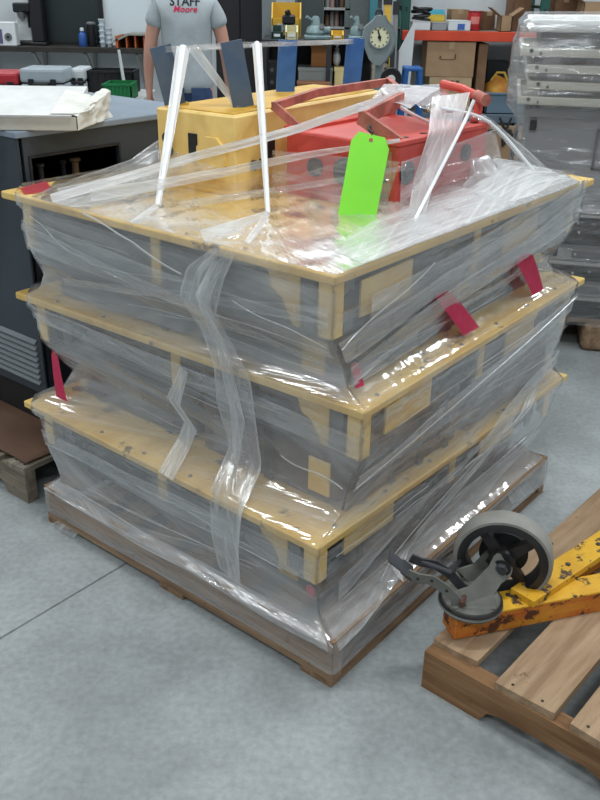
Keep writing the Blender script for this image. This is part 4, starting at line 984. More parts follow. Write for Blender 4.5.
        if lo_h > 0.012:
            s_ = obj('spacer_block', bx((0.06, 0.06, 0), (lw - 0.06, D - 0.08, lo_h + 0.003), 0.003), Gd, t)
            for q in range(5): obj('spacer_rib', bx((0.10 + q * 0.18, 0.05, 0.002), (0.17 + q * 0.18, 0.062, lo_h - 0.004)), G_mid, s_)
        z = zt + hh
    t = thing('foam_slab', 'white wrapped foam slab on top of the ivory trays', 'foam slab', (X0 + 0.02, Yf - 0.01, z), yw)
    obj('support', bx((0.05, 0.06, 0), (W - 0.06, D - 0.06, 0.060), 0.004), Gd, t)
    bm = bmesh.new(); n = 20; rows = []
    for i in range(n + 1):
        for j in range(2): pass
    box(bm, (-0.005, 0, 0.058), (W, D, 0.108), 0.012, seg=2); bmesh.ops.subdivide_edges(bm, edges=[e for e in bm.edges if e.calc_length() > 0.3], cuts=14, use_grid_fill=True)
    for v in bm.verts: v.co.z += 0.006 * nz((v.co.x * 7, v.co.y * 7, 3), 1) + 0.02 * v.co.x
    obj('foam', bm, mat('white_foam', rgb(224, 226, 226), 0.55, var=rgb(206, 208, 208), vscale=9), t, True)
    top = z + 0.112
    # film round this stack
    f2 = thing('stretch_wrap', 'clear stretch film wrapped around the ivory tray stack', 'stretch film', (X0, Yf, 0), yw)
    F2 = film_mat('stretch_film_far', base=0.20, amp=0.2, scale_v=26, scale_u=3, rough=0.10, bump=0.9, fres=1.0, detail=3, tint=(0.84, 0.84, 0.84, 1))
    prof = [(top + 0.008, 0.02), (top - 0.03, -0.012), (1.39, -0.012), (1.34, -0.028), (1.25, -0.03), (1.16, -0.03), (1.12, -0.028), (1.08, 0.010), (1.0, 0.035), (0.7, 0.02), (0.6, -0.005), (0.3, -0.010), (0.13, -0.015)]
    verts = []; uvs = []; dn = []; faces = []; zs = []
    for (za, ia), (zb, ib) in zip(prof, prof[1:]):
        m_ = max(1, int((za - zb) / 0.015))
        zs += [(za + (zb - za) * k / m_, ia + (ib - ia) * k / m_) for k in range(m_)]
    zs.append(prof[-1]); seg = 40; per = 4 * seg
    for zq, ins in zs:
        cs = [(ins - 0.01, ins), (W - ins, ins), (W - ins, D - ins), (ins - 0.01, D - ins)]; s = 0
        for e in range(4):
            A, B = Vector(cs[e]), Vector(cs[(e + 1) % 4])
            for k in range(seg):
                p = A.lerp(B, k / seg); o_ = (p - Vector((W / 2, D / 2))).normalized(); wr = 0.012 * nz((p.x * 8, zq * 34, p.y * 8), 1) + 0.006 * nz((p.x * 26, zq * 60, p.y * 20), 1)
                p = p + o_ * max(wr, -0.004); s += (B - A).length / seg
                verts.append((p.x, p.y, zq + 0.02 * max(0, min(1, p.x)) * (zq > 1.3))); uvs.append((s, zq)); dn.append(-0.04 if zq > 1.1 else (-0.02 if zq > 0.66 else -0.14))
    for r in range(len(zs) - 1):
        for k in range(per): a, b = r * per + k, r * per + (k + 1) % per; faces.append((a, b, b + per, a + per))
    me = bpy.data.meshes.new('film_shell'); me.from_pydata(verts, [], faces); ul = me.uv_layers.new(name='UVMap')
    for lp in me.loops: ul.data[lp.index].uv = uvs[lp.vertex_index]
    at = me.attributes.new('dens', 'FLOAT', 'POINT')
    for k, d in enumerate(dn): at.data[k].value = d
    for p in me.polygons: p.use_smooth = True
    link('film_shell', me, F2, f2)
grey_stack()

# ================================================================== BACKGROUND RACK (right)
Cb = mat('cardboard', rgb(160, 132, 102), 0.8, var=rgb(148, 120, 92), vscale=6)
Cb2 = mat('cardboard_dark', rgb(120, 90, 66), 0.8, var=rgb(106, 78, 56), vscale=6)
Cb3 = mat('cardboard_pale', rgb(176, 152, 120), 0.8, var=rgb(164, 140, 110), vscale=6)
White = mat('white_plastic', rgb(206, 210, 212), 0.5)
def wbox(x0, y0, x1, y1, Y):
    """world x-range and z-range of a photo rectangle standing at depth Y"""
    c0 = pxY((x0 + x1) / 2, y1, Y); c1 = pxY((x0 + x1) / 2, y0, Y); xa = pxY(x0, y1, Y).x; xb = pxY(x1, y1, Y).x
    return xa, xb, c0.z, c1.z
def carton(label, rect, Y, depth, m, z0=None, flaps=False, mark=None, name='cardboard_box', cat='box', tape=True, rz=0.0, group=None, h=None):
    xa, xb, za, zb = wbox(*rect, Y); za = z0 if z0 is not None else za; w_ = xb - xa; hh = h or (zb - za)
    t = thing(name, label, cat, ((xa + xb) / 2, Y + depth / 2, za), rz, group)
    if flaps:
        bm = bmesh.new(); th = 0.006
        box(bm, (-w_ / 2, -depth / 2, 0), (w_ / 2, -depth / 2 + th, hh)); box(bm, (-w_ / 2, depth / 2 - th, 0), (w_ / 2, depth / 2, hh)); box(bm, (-w_ / 2, -depth / 2, 0), (-w_ / 2 + th, depth / 2, hh)); box(bm, (w_ / 2 - th, -depth / 2, 0), (w_ / 2, depth / 2, hh)); box(bm, (-w_ / 2, -depth / 2, 0), (w_ / 2, depth / 2, th))
        obj('body', bm, m, t)
        for s in (-1, 1):
            bm = bmesh.new(); bar(bm, Vector((s * w_ / 2, 0, hh)), Vector((s * (w_ / 2 + 0.10), 0, hh + 0.07)), depth * 0.95, th, (0, 1, 0)); obj('flap', bm, m, t)
    else:
        obj('body', bx((-w_ / 2, -depth / 2, 0), (w_ / 2, depth / 2, hh), 0.004), m, t)
        obj('lid_seam', bx((-w_ / 2 - 0.001, -depth / 2 - 0.001, hh * 0.985), (w_ / 2 + 0.001, depth / 2 + 0.001, hh + 0.002)), m, t)
        if tape: obj('tape', bx((-0.025, -depth / 2 - 0.002, hh * 0.8), (0.025, depth / 2, hh + 0.0035)), Cb3, t)
    if mark:
        for (u0, v0, u1, v1, mm) in mark: obj('print', bx((-w_ / 2 + u0 * w_, -depth / 2 - 0.003, v0 * hh), (-w_ / 2 + u1 * w_, -depth / 2 + 0.001, v1 * hh)), mm, t)
    return t, w_, hh
RY = 8.95
def rack():
    Or = mat('rack_orange', rgb(206, 74, 46), 0.5, var=rgb(190, 64, 40), vscale=5); Gr = mat('rack_green', rgb(34, 78, 72), 0.5)
    xl = pxY(402, 36, RY).x; xr = 5.2; zt = pxY(450, 31, RY).z; zb = pxY(450, 41, RY).z
    t = thing('pallet_rack', 'storage rack with orange beams and dark green uprights along the back wall', 'rack', (0, RY, 0))
    up = [xl + 0.03, pxY(546, 10, RY).x, xr]
    for x in up:
        for y in (0.06, 0.66):
            u_ = obj('upright', bx((x - 0.04, y - 0.03, 0), (x + 0.04, y + 0.03, 2.6), 0.004), Gr, t)
            for k in range(12): obj('upright_slot', bx((x - 0.008, y - 0.0315, 0.15 + k * 0.2), (x + 0.008, y - 0.029, 0.19 + k * 0.2)), Black, u_)  # black strip laid on for the dark of each slot
        for k in range(4):
            bm = bmesh.new(); bar(bm, (x, 0.06, 0.3 + k * 0.55), (x, 0.66, 0.3 + k * 0.55 + (0.5 if k % 2 else 0)), 0.025, 0.02); obj('upright_brace', bm, Gr, t)
    for (z0, z1) in ((zb, zt), (0.36, 0.44), (2.2, 2.3)):
        for y in (-0.012, 0.69): obj('beam', bx((xl, y, z0), (xr, y + 0.04, z1), 0.004), Or if z1 > 1 else mat('beam_blue_grey', rgb(92, 106, 118), 0.5), t)
        if z1 < 2: obj('shelf_deck', bx((xl + 0.02, 0.0, z1 - 0.012), (xr, 0.70, z1), 0.001), W_grey, t)
    return xl, zt
RXL, RZT = rack()
# things on the orange-beam shelf
blk = mat('print_dark', rgb(84, 66, 54), 0.8); blu = mat('print_blue', rgb(60, 96, 170), 0.6)
sz = RZT + 0.001
carton('small white box on the rack shelf beside the tangled black cables', (412, 22, 430, 31), RY + 0.02, 0.22, White, sz, tape=False)
carton('small grey box on the rack shelf between two white boxes', (432, 23, 446, 31), RY + 0.02, 0.2, mat('grey_card', rgb(142, 146, 150), 0.7), sz, tape=False)
carton('white box with blue printed patch on the rack shelf', (448, 21, 470, 31), RY + 0.02, 0.22, White, sz, tape=False, mark=[(0.42, 0.12, 0.74, 0.72, blu)])
carton('brown carton behind the blue-printed box on the rack shelf', (450, 10, 468, 31), RY + 0.30, 0.3, Cb, sz)
carton('dim brown carton beside the red canister on the rack shelf', (482, 12, 494, 31), RY + 0.30, 0.3, Cb2, sz)
carton('tan carton with open top on the rack shelf, next to the dim brown one', (500, 16, 511, 31), RY + 0.02, 0.2, Cb, sz, flaps=True)
carton('tall brown carton on the rack shelf behind the foam slab', (512, -10, 529, 28), RY + 0.26, 0.4, Cb2, sz)
carton('wide brown carton on the rack shelf beside the green upright', (552, -5, 574, 28), RY + 0.26, 0.4, Cb2, sz)
carton('open tan carton with spread flaps above the foam slab', (581, 2, 606, 28), RY + 0.02, 0.24, Cb, sz, flaps=True)
def canister():
    xa, xb, za, zb = wbox(468, 11, 481, 31, RY + 0.05); r = (xb - xa) / 2
    t = thing('red_canister', 'red round canister with pale label on the rack shelf', 'canister', ((xa + xb) / 2, RY + 0.12, sz)); h = zb - sz
    obj('drum', la([(r * 0.96, 0), (r, 0.01), (r, h * 0.9), (r * 0.97, h * 0.93)], 24), mat('canister_red', rgb(168, 34, 40), 0.4), t, True)
    obj('lid', la([(r * 1.02, h * 0.92), (r * 1.02, h * 0.985), (r * 0.9, h)], 24), mat('canister_lid', rgb(130, 26, 32), 0.4), t, True)
    ring = bmesh.new(); A = []; B = []
    for k in range(9):
        an = -math.pi / 2 - 0.7 + 1.4 * k / 8; A.append(ring.verts.new((r * 1.008 * math.cos(an), r * 1.008 * math.sin(an), h * 0.35))); B.append(ring.verts.new((r * 1.008 * math.cos(an), r * 1.008 * math.sin(an), h * 0.72)))
    for k in range(8): ring.faces.new((A[k], A[k + 1], B[k + 1], B[k]))
    obj('label_band', ring, mat('label_pink', rgb(206, 120, 112), 0.6), t)
canister()
def cable_tangle(label, x, y, Y, zbase, r, m, seed, n=7, name='cable_coil'):
    c = pxY(x, y, Y); t = thing(name, label, 'cable', (c.x, Y, zbase)); rr = random.Random(seed)
    for k in range(n):
        bm = bmesh.new(); pts = []; ph = rr.uniform(0, 6); a = rr.uniform(0.6, 1.0) * r; b_ = rr.uniform(0.4, 0.9) * r; tl = rr.uniform(-0.6, 0.6)
        for q in range(25):
            an = 2 * math.pi * q / 24; pts.append((a * math.cos(an + ph), b_ * math.sin(an + ph) * 0.7, 0.012 + k * r * 0.16 + abs(tl) * b_ + tl * b_ * math.sin(an)))
        tube(bm, pts, 0.011, 6); obj('loop', bm, m, t, True)
    return t
cable_tangle('tangled black cable coil on the white box of the rack shelf', 421, 22, RY + 0.13, pxY(421, 22, RY + 0.02).z + 0.003, 0.10, Black, 3)
def sheet_roll(label, x0, x1, y, Y, z, r, m):
    a, b = pxY(x0, y, Y).x, pxY(x1, y, Y).x
    t = thing('plastic_roll', label, 'roll', ((a + b) / 2, Y, z)); L = (b - a) / 2
    obj('roll', cy((-L, 0, r), (L, 0, r), r, n=20), m, t, True)
    for s in (-1, 1): obj('core', la([(r * 0.28, 0), (r * 0.42, 0), (r * 0.42, 0.012), (r * 0.28, 0.012)], 14, frame_mtx((s * L, 0, r), (0, 1, 0), (0, 0, 1), (s, 0, 0)), True), Cb, t, True)
sheet_roll('teal plastic roll lying on cartons at the back of the rack shelf', 428, 444, 12, RY + 0.55, sz, 0.085, mat('teal_plastic', rgb(62, 150, 170), 0.4))
sheet_roll('yellow plastic roll on the rack shelf behind the grey box', 428, 444, 16, RY + 0.34, sz, 0.065, mat('yellow_plastic', rgb(206, 178, 60), 0.5))
# cartons below the beam
d44 = 0.441
carton('large plain cardboard carton with a smudged oval print under the orange beam', (425, 42, 473, 77), RY + 0.01, 0.42, Cb, None, mark=[(0.30, 0.50, 0.58, 0.515, blk), (0.27, 0.52, 0.30, 0.60, blk), (0.58, 0.52, 0.61, 0.66, blk)])
carton('cardboard carton with printed symbols supporting the large plain carton', (428, 77, 470, 100), RY + 0.01, 0.42, Cb3, d44, h=pxY(425, 77, RY + 0.01).z - d44, mark=[(0.50, 0.62, 0.58, 0.92, blk), (0.62, 0.62, 0.70, 0.92, blk)])
carton('dark brown box added as the shaded side of the large plain carton under the orange beam', (474, 44, 483, 100), RY + 0.03, 0.38, Cb2, d44, tape=False)  # the large carton's darker side, put in as a separate dark box
def tote():
    xa, xb, za, zb = wbox(486, 93, 524, 112, RY - 0.02); w_ = xb - xa
    t = thing('blue_tote', 'blue-grey plastic tote on the lower rack shelf', 'tote', ((xa + xb) / 2, RY + 0.18, d44)); h = zb - d44
    M_ = mat('tote_blue', rgb(92, 112, 128), 0.5); dp = 0.36
    bm = bmesh.new()
    for lo, hi in (((-w_ / 2, -dp / 2, 0), (w_ / 2, dp / 2, 0.01)), ((-w_ / 2, -dp / 2, 0), (w_ / 2, -dp / 2 + 0.008, h)), ((-w_ / 2, dp / 2 - 0.008, 0), (w_ / 2, dp / 2, h)), ((-w_ / 2, -dp / 2, 0), (-w_ / 2 + 0.008, dp / 2, h)), ((w_ / 2 - 0.008, -dp / 2, 0), (w_ / 2, dp / 2, h))): box(bm, lo, hi)
    obj('tub', bm, M_, t)
    bm = bmesh.new()
    for lo, hi in (((-w_ / 2 - 0.015, -dp / 2 - 0.015, h - 0.02), (w_ / 2 + 0.015, -dp / 2, h)), ((-w_ / 2 - 0.015, dp / 2, h - 0.02), (w_ / 2 + 0.015, dp / 2 + 0.015, h)), ((-w_ / 2 - 0.015, -dp / 2, h - 0.02), (-w_ / 2, dp / 2, h)), ((w_ / 2, -dp / 2, h - 0.02), (w_ / 2 + 0.015, dp / 2, h))): box(bm, lo, hi, 0.003)
    obj('rim', bm, M_, t)
    # orange padded bag lying in it
    b = thing('orange_bag', 'slumped orange and yellow bag lying in the blue-grey tote', 'bag', ((xa + xb) / 2 - 0.05, RY + 0.18, d44 + 0.011))
    bm = bmesh.new(); bmesh.ops.create_icosphere(bm, subdivisions=3, radius=1)
    for v in bm.verts: q = v.co.copy(); v.co = Vector((q.x * 0.15, q.y * 0.12, 0.16 + q.z * 0.16)) * (1 + 0.12 * nz(q, 2.2))
    mz = min(v.co.z for v in bm.verts)
    for v in bm.verts: v.co.z -= mz
    obj('sack', bm, mat('orange_cloth', rgb(180, 108, 46), 0.7, var=rgb(196, 150, 60), vscale=9), b, True)
    bm = bmesh.new(); tube(bm, [(-0.08, 0, 0.28), (-0.03, -0.02, 0.36), (0.04, -0.02, 0.36), (0.09, 0, 0.27)], 0.012, 8); obj('strap', bm, mat('yellow_strap', rgb(206, 170, 70), 0.6), b, True)
tote()
carton('black equipment case on the lower rack shelf beside the tote', (486, 62, 508, 80), RY + 0.42, 0.26, mat('case_black', rgb(38, 42, 46), 0.5), d44, tape=False, name='equipment_case', cat='case')
def folding_legs():
    Y = RY - 0.22
    t = thing('folding_table', 'folded cardboard-brown table with black metal legs leaning against the rack foot', 'folding table', (pxY(507, 150, Y).x, Y, 0))
    x0 = pxY(507, 150, Y).x
    f = lambda x, y, dy=0: Vector((pxY(x, y, Y).x - x0, dy, pxY(x, y, Y).z))
    zf = f(480, 152).z; lift = -min(0, zf)
    xa, xb = f(478, 130).x, f(526, 130).x
    obj('table_top', bx((xa, 0.03, 0.0), (xb, 0.07, 0.355), 0.004), Cb, t)
    for a, b in (((483, 131), (512, 131)), ((500, 118), (506, 131)), ((506, 131), (512, 118)), ((503, 131), (503, 147)), ((509, 132), (526, 146)), ((503, 146), (512, 136))):
        p, q = f(*a), f(*b); p.z = max(p.z, 0.01); q.z = max(q.z, 0.01); p.y = q.y = 0.018
        bm = bmesh.new(); tube(bm, [p, q], 0.012, 8); obj('leg_bar', bm, Black, t, True)
    bm = bmesh.new(); tube(bm, [Vector((xa, 0.018, 0.012)), Vector((xb + 0.05, 0.018, 0.012))], 0.012, 8); obj('foot_bar', bm, Black, t, True)
folding_legs()
def stool():
    xa, xb, za, zb = wbox(403, 68, 421, 100, 8.2); w_ = xb - xa
    t = thing('blue_stool', 'blue plastic step stool by the rack upright', 'stool', ((xa + xb) / 2, 8.33, 0)); h = zb; M_ = mat('stool_blue', rgb(36, 92, 158), 0.45)
    obj('seat', bx((-w_ / 2, -0.13, h - 0.03), (w_ / 2, 0.13, h), 0.008, seg=2), M_, t)
    for sx in (-1, 1):
        for sy in (-1, 1):
            bm = bmesh.new(); bar(bm, (sx * (w_ / 2 + 0.03), sy * 0.15, 0), (sx * (w_ / 2 - 0.02), sy * 0.11, h - 0.02), 0.035, 0.035); obj('leg', bm, M_, t)
    for sy in (-1, 1): obj('rung', bx((-w_ / 2 - 0.005, sy * 0.13 - 0.01, h * 0.45), (w_ / 2 + 0.005, sy * 0.13 + 0.01, h * 0.5)), M_, t)
stool()

# ================================================================== LEFT COUNTER AND LOW TABLE
CY = 9.25
def counter():
    zt = pxY(60, 47, CY).z; x0, x1 = -4.2, pxY(148, 47, CY).x
    t = thing('wall_counter', 'dark-edged wall counter on triangular brackets below the dark board', 'counter', (0, CY, 0))
    obj('worktop', bx((x0, 0, zt - 0.05), (x1, WY - CY, zt), 0.004), mat('counter_dark', rgb(50, 46, 42), 0.6, var=rgb(40, 36, 33), vscale=6), t)
    Br = mat('bracket_grey', rgb(150, 150, 148), 0.6)
    for x in [pxY(q, 60, CY).x for q in (-20, 32, 84, 136)]:
        d = WY - CY; b = obj('bracket', bx((x - 0.015, d - 0.03, zt - 0.42), (x + 0.015, d, zt - 0.05)), Br, t)
        bm = bmesh.new(); bar(bm, (x, 0.06, zt - 0.055), (x + 0.0, d - 0.02, zt - 0.36), 0.03, 0.03); obj('bracket_strut', bm, Br, b)
    return zt
CZ = counter()
def on_counter(name, label, cat, rect, dy=0.1, depth=0.2):
    dy *= 0.7; xa, xb, za, zb = wbox(*rect, CY + dy); t = thing(name, label, cat, ((xa + xb) / 2, CY + dy + depth / 2, CZ + 0.0005)); return t, xb - xa, zb - CZ, depth
Dk = mat('board_dark', rgb(30, 40, 40), 0.4, spec=0.5); Dk2 = mat('frame_black', rgb(22, 22, 26), 0.5)
t, w_, h, d = on_counter('dark_display_board', 'dark green-black display board standing on the wall counter', 'board', (47, -30, 103, 47), 0.42, 0.05)
obj('panel', bx((-w_ / 2 + 0.02, 0.0, 0.02), (w_ / 2 - 0.02, 0.03, h)), Dk, t)
obj('frame_rail', bx((-w_ / 2, -0.01, 0), (w_ / 2, 0.04, 0.03)), Dk2, t); obj('frame_rail', bx((-w_ / 2, -0.01, h - 0.02), (w_ / 2, 0.04, h + 0.01)), Dk2, t)
for s in (-1, 1): obj('frame_stile', bx((s * w_ / 2 - 0.02, -0.01, 0.03), (s * w_ / 2 + 0.02, 0.04, h - 0.02)), Dk2, t)
t, w_, h, d = on_counter('whiteboard', 'white board leaning on the wall beside the dark display board', 'board', (106, -30, 152, 47), 0.46, 0.05)
obj('panel', bx((-w_ / 2 + 0.015, 0, 0.015), (w_ / 2 - 0.015, 0.02, h)), mat('board_white', rgb(206, 216, 222), 0.35), t)
for s in (-1, 1): obj('frame_stile', bx((s * w_ / 2 - 0.015, -0.004, 0), (s * w_ / 2 + 0.015, 0.024, h)), White, t)
obj('frame_rail', bx((-w_ / 2, -0.004, 0), (w_ / 2, 0.024, 0.015)), White, t)
t, w_, h, d = on_counter('black_pillar_speaker', 'tall black column between white drill stand and dark board', 'column', (33, -30, 45, 46), 0.2, 0.1)
obj('column', bx((-w_ / 2, -d / 2, 0.03), (w_ / 2, d / 2, h), 0.01), Dk2, t); obj('foot', bx((-w_ / 2 - 0.02, -d / 2 - 0.02, 0), (w_ / 2 + 0.02, d / 2 + 0.02, 0.03), 0.006), Dk2, t)
# white drill stand
t, w_, h, d = on_counter('drill_stand', 'white bench machine with dark motor head on the wall counter', 'machine', (12, -8, 36, 46), 0.24, 0.25)
obj('column', bx((-w_ * 0.32, -0.04, 0.03), (w_ * 0.30, 0.12, h), 0.012), White, t); obj('foot', bx((-w_ / 2, -0.14, 0), (w_ / 2, 0.14, 0.035), 0.008), Dk2, t)
obj('motor_head', bx((-w_ * 0.30, -0.13, h * 0.62), (w_ * 0.42, -0.02, h * 0.80), 0.012), Dk2, t)
k = obj('spindle', cy((0.0, -0.08, h * 0.5), (0.0, -0.08, h * 0.63), 0.03, 0.045, 16), G_mid, t, True); obj('quill', cy((w_ * 0.25, -0.07, h * 0.33), (w_ * 0.25, -0.07, h * 0.62), 0.012, n=10), Dk2, t, True)
t, w_, h, d = on_counter('white_meter_box', 'small white meter box with round dial on the wall counter', 'meter', (-2, 22, 17, 46), 0.0, 0.12)
obj('case', bx((-w_ / 2, -d / 2, 0), (w_ / 2, d / 2, h), 0.008), White, t)
k = obj('dial', cy((w_ * 0.1, -d / 2 - 0.006, h * 0.38), (w_ * 0.1, -d / 2 + 0.001, h * 0.38), h * 0.17, n=20), G_mid, t, True); obj('dial_hub', cy((w_ * 0.1, -d / 2 - 0.009, h * 0.38), (w_ * 0.1, -d / 2 - 0.005, h * 0.38), h * 0.06, n=12), Dk2, k, True)
obj('side_patch', bx((-w_ * 0.48, -d / 2 - 0.003, h * 0.1), (-w_ * 0.2, -d / 2 + 0.001, h * 0.7)), mat('violet_plastic', rgb(92, 84, 120), 0.5), t)
def bottle(label, rect, dy, mb, mc, name='bottle', cat='bottle'):
    t, w_, h, d = on_counter(name, label, cat, rect, dy, 0.1); r = w_ / 2
    obj('body', la([(r * 0.9, 0), (r, 0.01), (r, h * 0.6), (r * 0.8, h * 0.7), (r * 0.4, h * 0.78), (r * 0.4, h * 0.84)], 20), mb, t, True)
    obj('cap', la([(r * 0.48, h * 0.83), (r * 0.48, h * 0.97), (r * 0.35, h)], 16), mc, t, True)
bottle('blue spray bottle with white cap in front of the dark board', (78, 28, 86, 46), 0.1, mat('bottle_blue', rgb(44, 82, 150), 0.35), White, 'spray_bottle')
t, w_, h, d = on_counter('black_jug', 'black jug with pale lid on the wall counter beside the blue bottle', 'jug', (87, 22, 96, 46), 0.16, 0.1); r = w_ / 2
obj('body', la([(r * 0.9, 0), (r, 0.015), (r * 0.95, h * 0.9)], 20), Dk2, t, True); obj('lid', la([(r * 1.0, h * 0.9), (r * 1.0, h * 0.96), (r * 0.6, h)], 20), G_mid, t, True)
bm = bmesh.new(); tube(bm, [(r * 0.9, 0, h * 0.8), (r * 1.7, 0, h * 0.75), (r * 1.7, 0, h * 0.4), (r * 0.9, 0, h * 0.3)], 0.01, 8); obj('handle', bm, Dk2, t, True)
Gls = mat('clear_glassware', rgb(196, 208, 216), 0.15, spec=0.8)
for k, (x0, x1, yt) in enumerate(((99, 105, 19), (106, 112, 28))):
    t, w_, h, d = on_counter('plastic_cup_tower', ('tall' if k == 0 else 'short') + ' stack of clear plastic cups on the wall counter beside the jug', 'cup stack', (x0, yt, x1, 46), 0.08, 0.1); r = w_ / 2; n = 5 if k == 0 else 4
    for q in range(n):
        z0, z1 = h * q / n, h * (q + 1) / n
        obj('cup', la([(r * 0.7, z0), (r, z1 - 0.012), (r * 1.08, z1 - 0.010), (r * 1.08, z1), (r * 0.9, z1)], 18), Gls, t, True)
t, w_, h, d = on_counter('wooden_hutch', 'low orange-brown wooden hutch with grey sloping roof on the counter end', 'hutch', (117, 33, 152, 47), 0.02, 0.28)
obj('back', bx((-w_ / 2, d / 2 - 0.02, 0), (w_ / 2, d / 2, h * 0.8)), Cb2, t)
for s in (-1, 1): obj('cheek', bx((s * w_ / 2 - 0.012, -d / 2, 0), (s * w_ / 2 + 0.012, d / 2, h * 0.78)), mat('hutch_orange', rgb(176, 92, 46), 0.6), t)
bm = bmesh.new(); prism(bm, [(-w_ * 0.62, h * 0.45), (-w_ * 0.2, h * 0.95), (w_ * 0.55, h * 0.95), (w_ * 0.55, h * 0.83), (-w_ * 0.15, h * 0.83), (-w_ * 0.58, h * 0.36)], -d / 2, d / 2, XZ); obj('roof', bm, mat('roof_grey', rgb(142, 142, 134), 0.6), t)
for q in range(3): obj('divider', bx((-w_ * 0.25 + q * w_ * 0.25, -d / 2 + 0.02, 0), (-w_ * 0.25 + q * w_ * 0.25 + 0.014, d / 2 - 0.02, h * 0.80)), mat('hutch_orange', rgb(176, 92, 46), 0.6), t)
# low table
TY = 6.6
TZ = pxY(120, 101, TY).z
def low_table():
    x0, x1 = -3.3, pxY(139, 100, TY).x
    t = thing('low_table', 'long grey-white table in front of the wall counter', 'table', ((x0 + x1) / 2, TY + 0.35, 0)); w_ = x1 - x0
    obj('table_top', bx((-w_ / 2, -0.38, TZ - 0.035), (w_ / 2, 0.40, TZ), 0.004), mat('table_white', rgb(190, 192, 190), 0.5), t)
    for sx in (-1, 1):
        for sy in (-1, 1): obj('leg', bx((sx * (w_ / 2 - 0.06) - 0.025, sy * 0.34 - 0.025, 0), (sx * (w_ / 2 - 0.06) + 0.025, sy * 0.34 + 0.025, TZ - 0.035)), G_mid, t)
    obj('apron', bx((-w_ / 2 + 0.05, -0.34, TZ - 0.10), (w_ / 2 - 0.05, -0.32, TZ - 0.035)), G_mid, t)
low_table()
def on_table(name, label, cat, rect, dy=0.05, depth=0.3):
    xa, xb, za, zb = wbox(*rect, TY + dy); t = thing(name, label, cat, ((xa + xb) / 2, TY + dy + depth / 2, TZ + 0.0005)); return t, xb - xa, max(zb - TZ, 0.03), depth
Rc = mat('case_red', rgb(166, 42, 50), 0.45)
def clamcase(label, rect, m, dy, tilt=0.0):
    t, w_, h, d = on_table('tool_case', label, 'tool case', rect, dy, 0.3)
    obj('lower_shell', bx((-w_ / 2, -d / 2, 0), (w_ / 2, d / 2, h * 0.5), 0.02, seg=2), m, t)
    obj('upper_shell', bx((-w_ / 2, -d / 2, h * 0.52), (w_ / 2, d / 2, h), 0.02, seg=2), m, t)
    obj('seam', bx((-w_ / 2 + 0.01, -d / 2 + 0.008, h * 0.49), (w_ / 2 - 0.01, d / 2 - 0.008, h * 0.53)), Dk2, t)
    for s in (-0.25, 0.25): obj('latch', bx((s * w_ - 0.02, -d / 2 - 0.008, h * 0.38), (s * w_ + 0.02, -d / 2 + 0.002, h * 0.66), 0.003), Dk2, t)
    bm = bmesh.new(); tube(bm, [(-0.06, -d / 2, h * 0.5), (-0.05, -d / 2 - 0.04, h * 0.5), (0.05, -d / 2 - 0.04, h * 0.5), (0.06, -d / 2, h * 0.5)], 0.01, 8); obj('handle', bm, Dk2, t, True)
clamcase('red plastic tool case lying on the long table', (-12, 73, 20, 100), Rc, 0.05)
clamcase('grey plastic tool case lying on the long table beside the red one', (22, 69, 66, 100), mat('case_grey', rgb(150, 160, 168), 0.4), 0.05)
clamcase('pale thin case beside the black crate on the long table', (71, 69, 86, 100), mat('case_pale', rgb(184, 190, 194), 0.4), 0.3)
def crate(label, rect, m, dy, name='plastic_crate'):
    t, w_, h, d = on_table(name, label, 'crate', rect, dy, 0.26); th = 0.008
    for lo, hi, nm in (((-w_ / 2, -d / 2, 0), (w_ / 2, d / 2, th), 'floor_panel'), ((-w_ / 2, -d / 2, 0), (w_ / 2, -d / 2 + th, h), 'side_panel'), ((-w_ / 2, d / 2 - th, 0), (w_ / 2, d / 2, h), 'side_panel'), ((-w_ / 2, -d / 2, 0), (-w_ / 2 + th, d / 2, h), 'end_panel'), ((w_ / 2 - th, -d / 2, 0), (w_ / 2, d / 2, h), 'end_panel')): obj(nm, bx(lo, hi), m, t)
    for q in range(7): obj('rib', bx((-w_ / 2 + w_ * (q + 0.5) / 7 - 0.006, -d / 2 - 0.006, 0.01), (-w_ / 2 + w_ * (q + 0.5) / 7 + 0.006, -d / 2 + 0.001, h - 0.01)), m, t)
    obj('rim', bx((-w_ / 2 - 0.008, -d / 2 - 0.01, h - 0.015), (w_ / 2 + 0.008, -d / 2 + 0.002, h)), m, t)
crate('black plastic crate on the long table behind the green tray', (89, 71, 135, 100), Dk2, 0.40)
crate('green plastic tray on the long table before the black crate', (104, 84, 132, 100), mat('crate_green', rgb(24, 112, 62), 0.45), 0.06, 'green_tray')
t = thing('white_post', 'thin white post standing on the long table between tray and crate', 'post', (pxY(125, 85, TY + 0.36).x, TY + 0.365, TZ + 0.0005))
zt_ = pxY(121, 50, TY + 0.36).z - TZ
obj('rod', cy((0.0, 0, 0.01), (-0.03, 0, zt_), 0.014, 0.010, 12), White, t, True); obj('foot', cy((0, 0, 0), (0, 0, 0.012), 0.028, n=16), White, t, True)

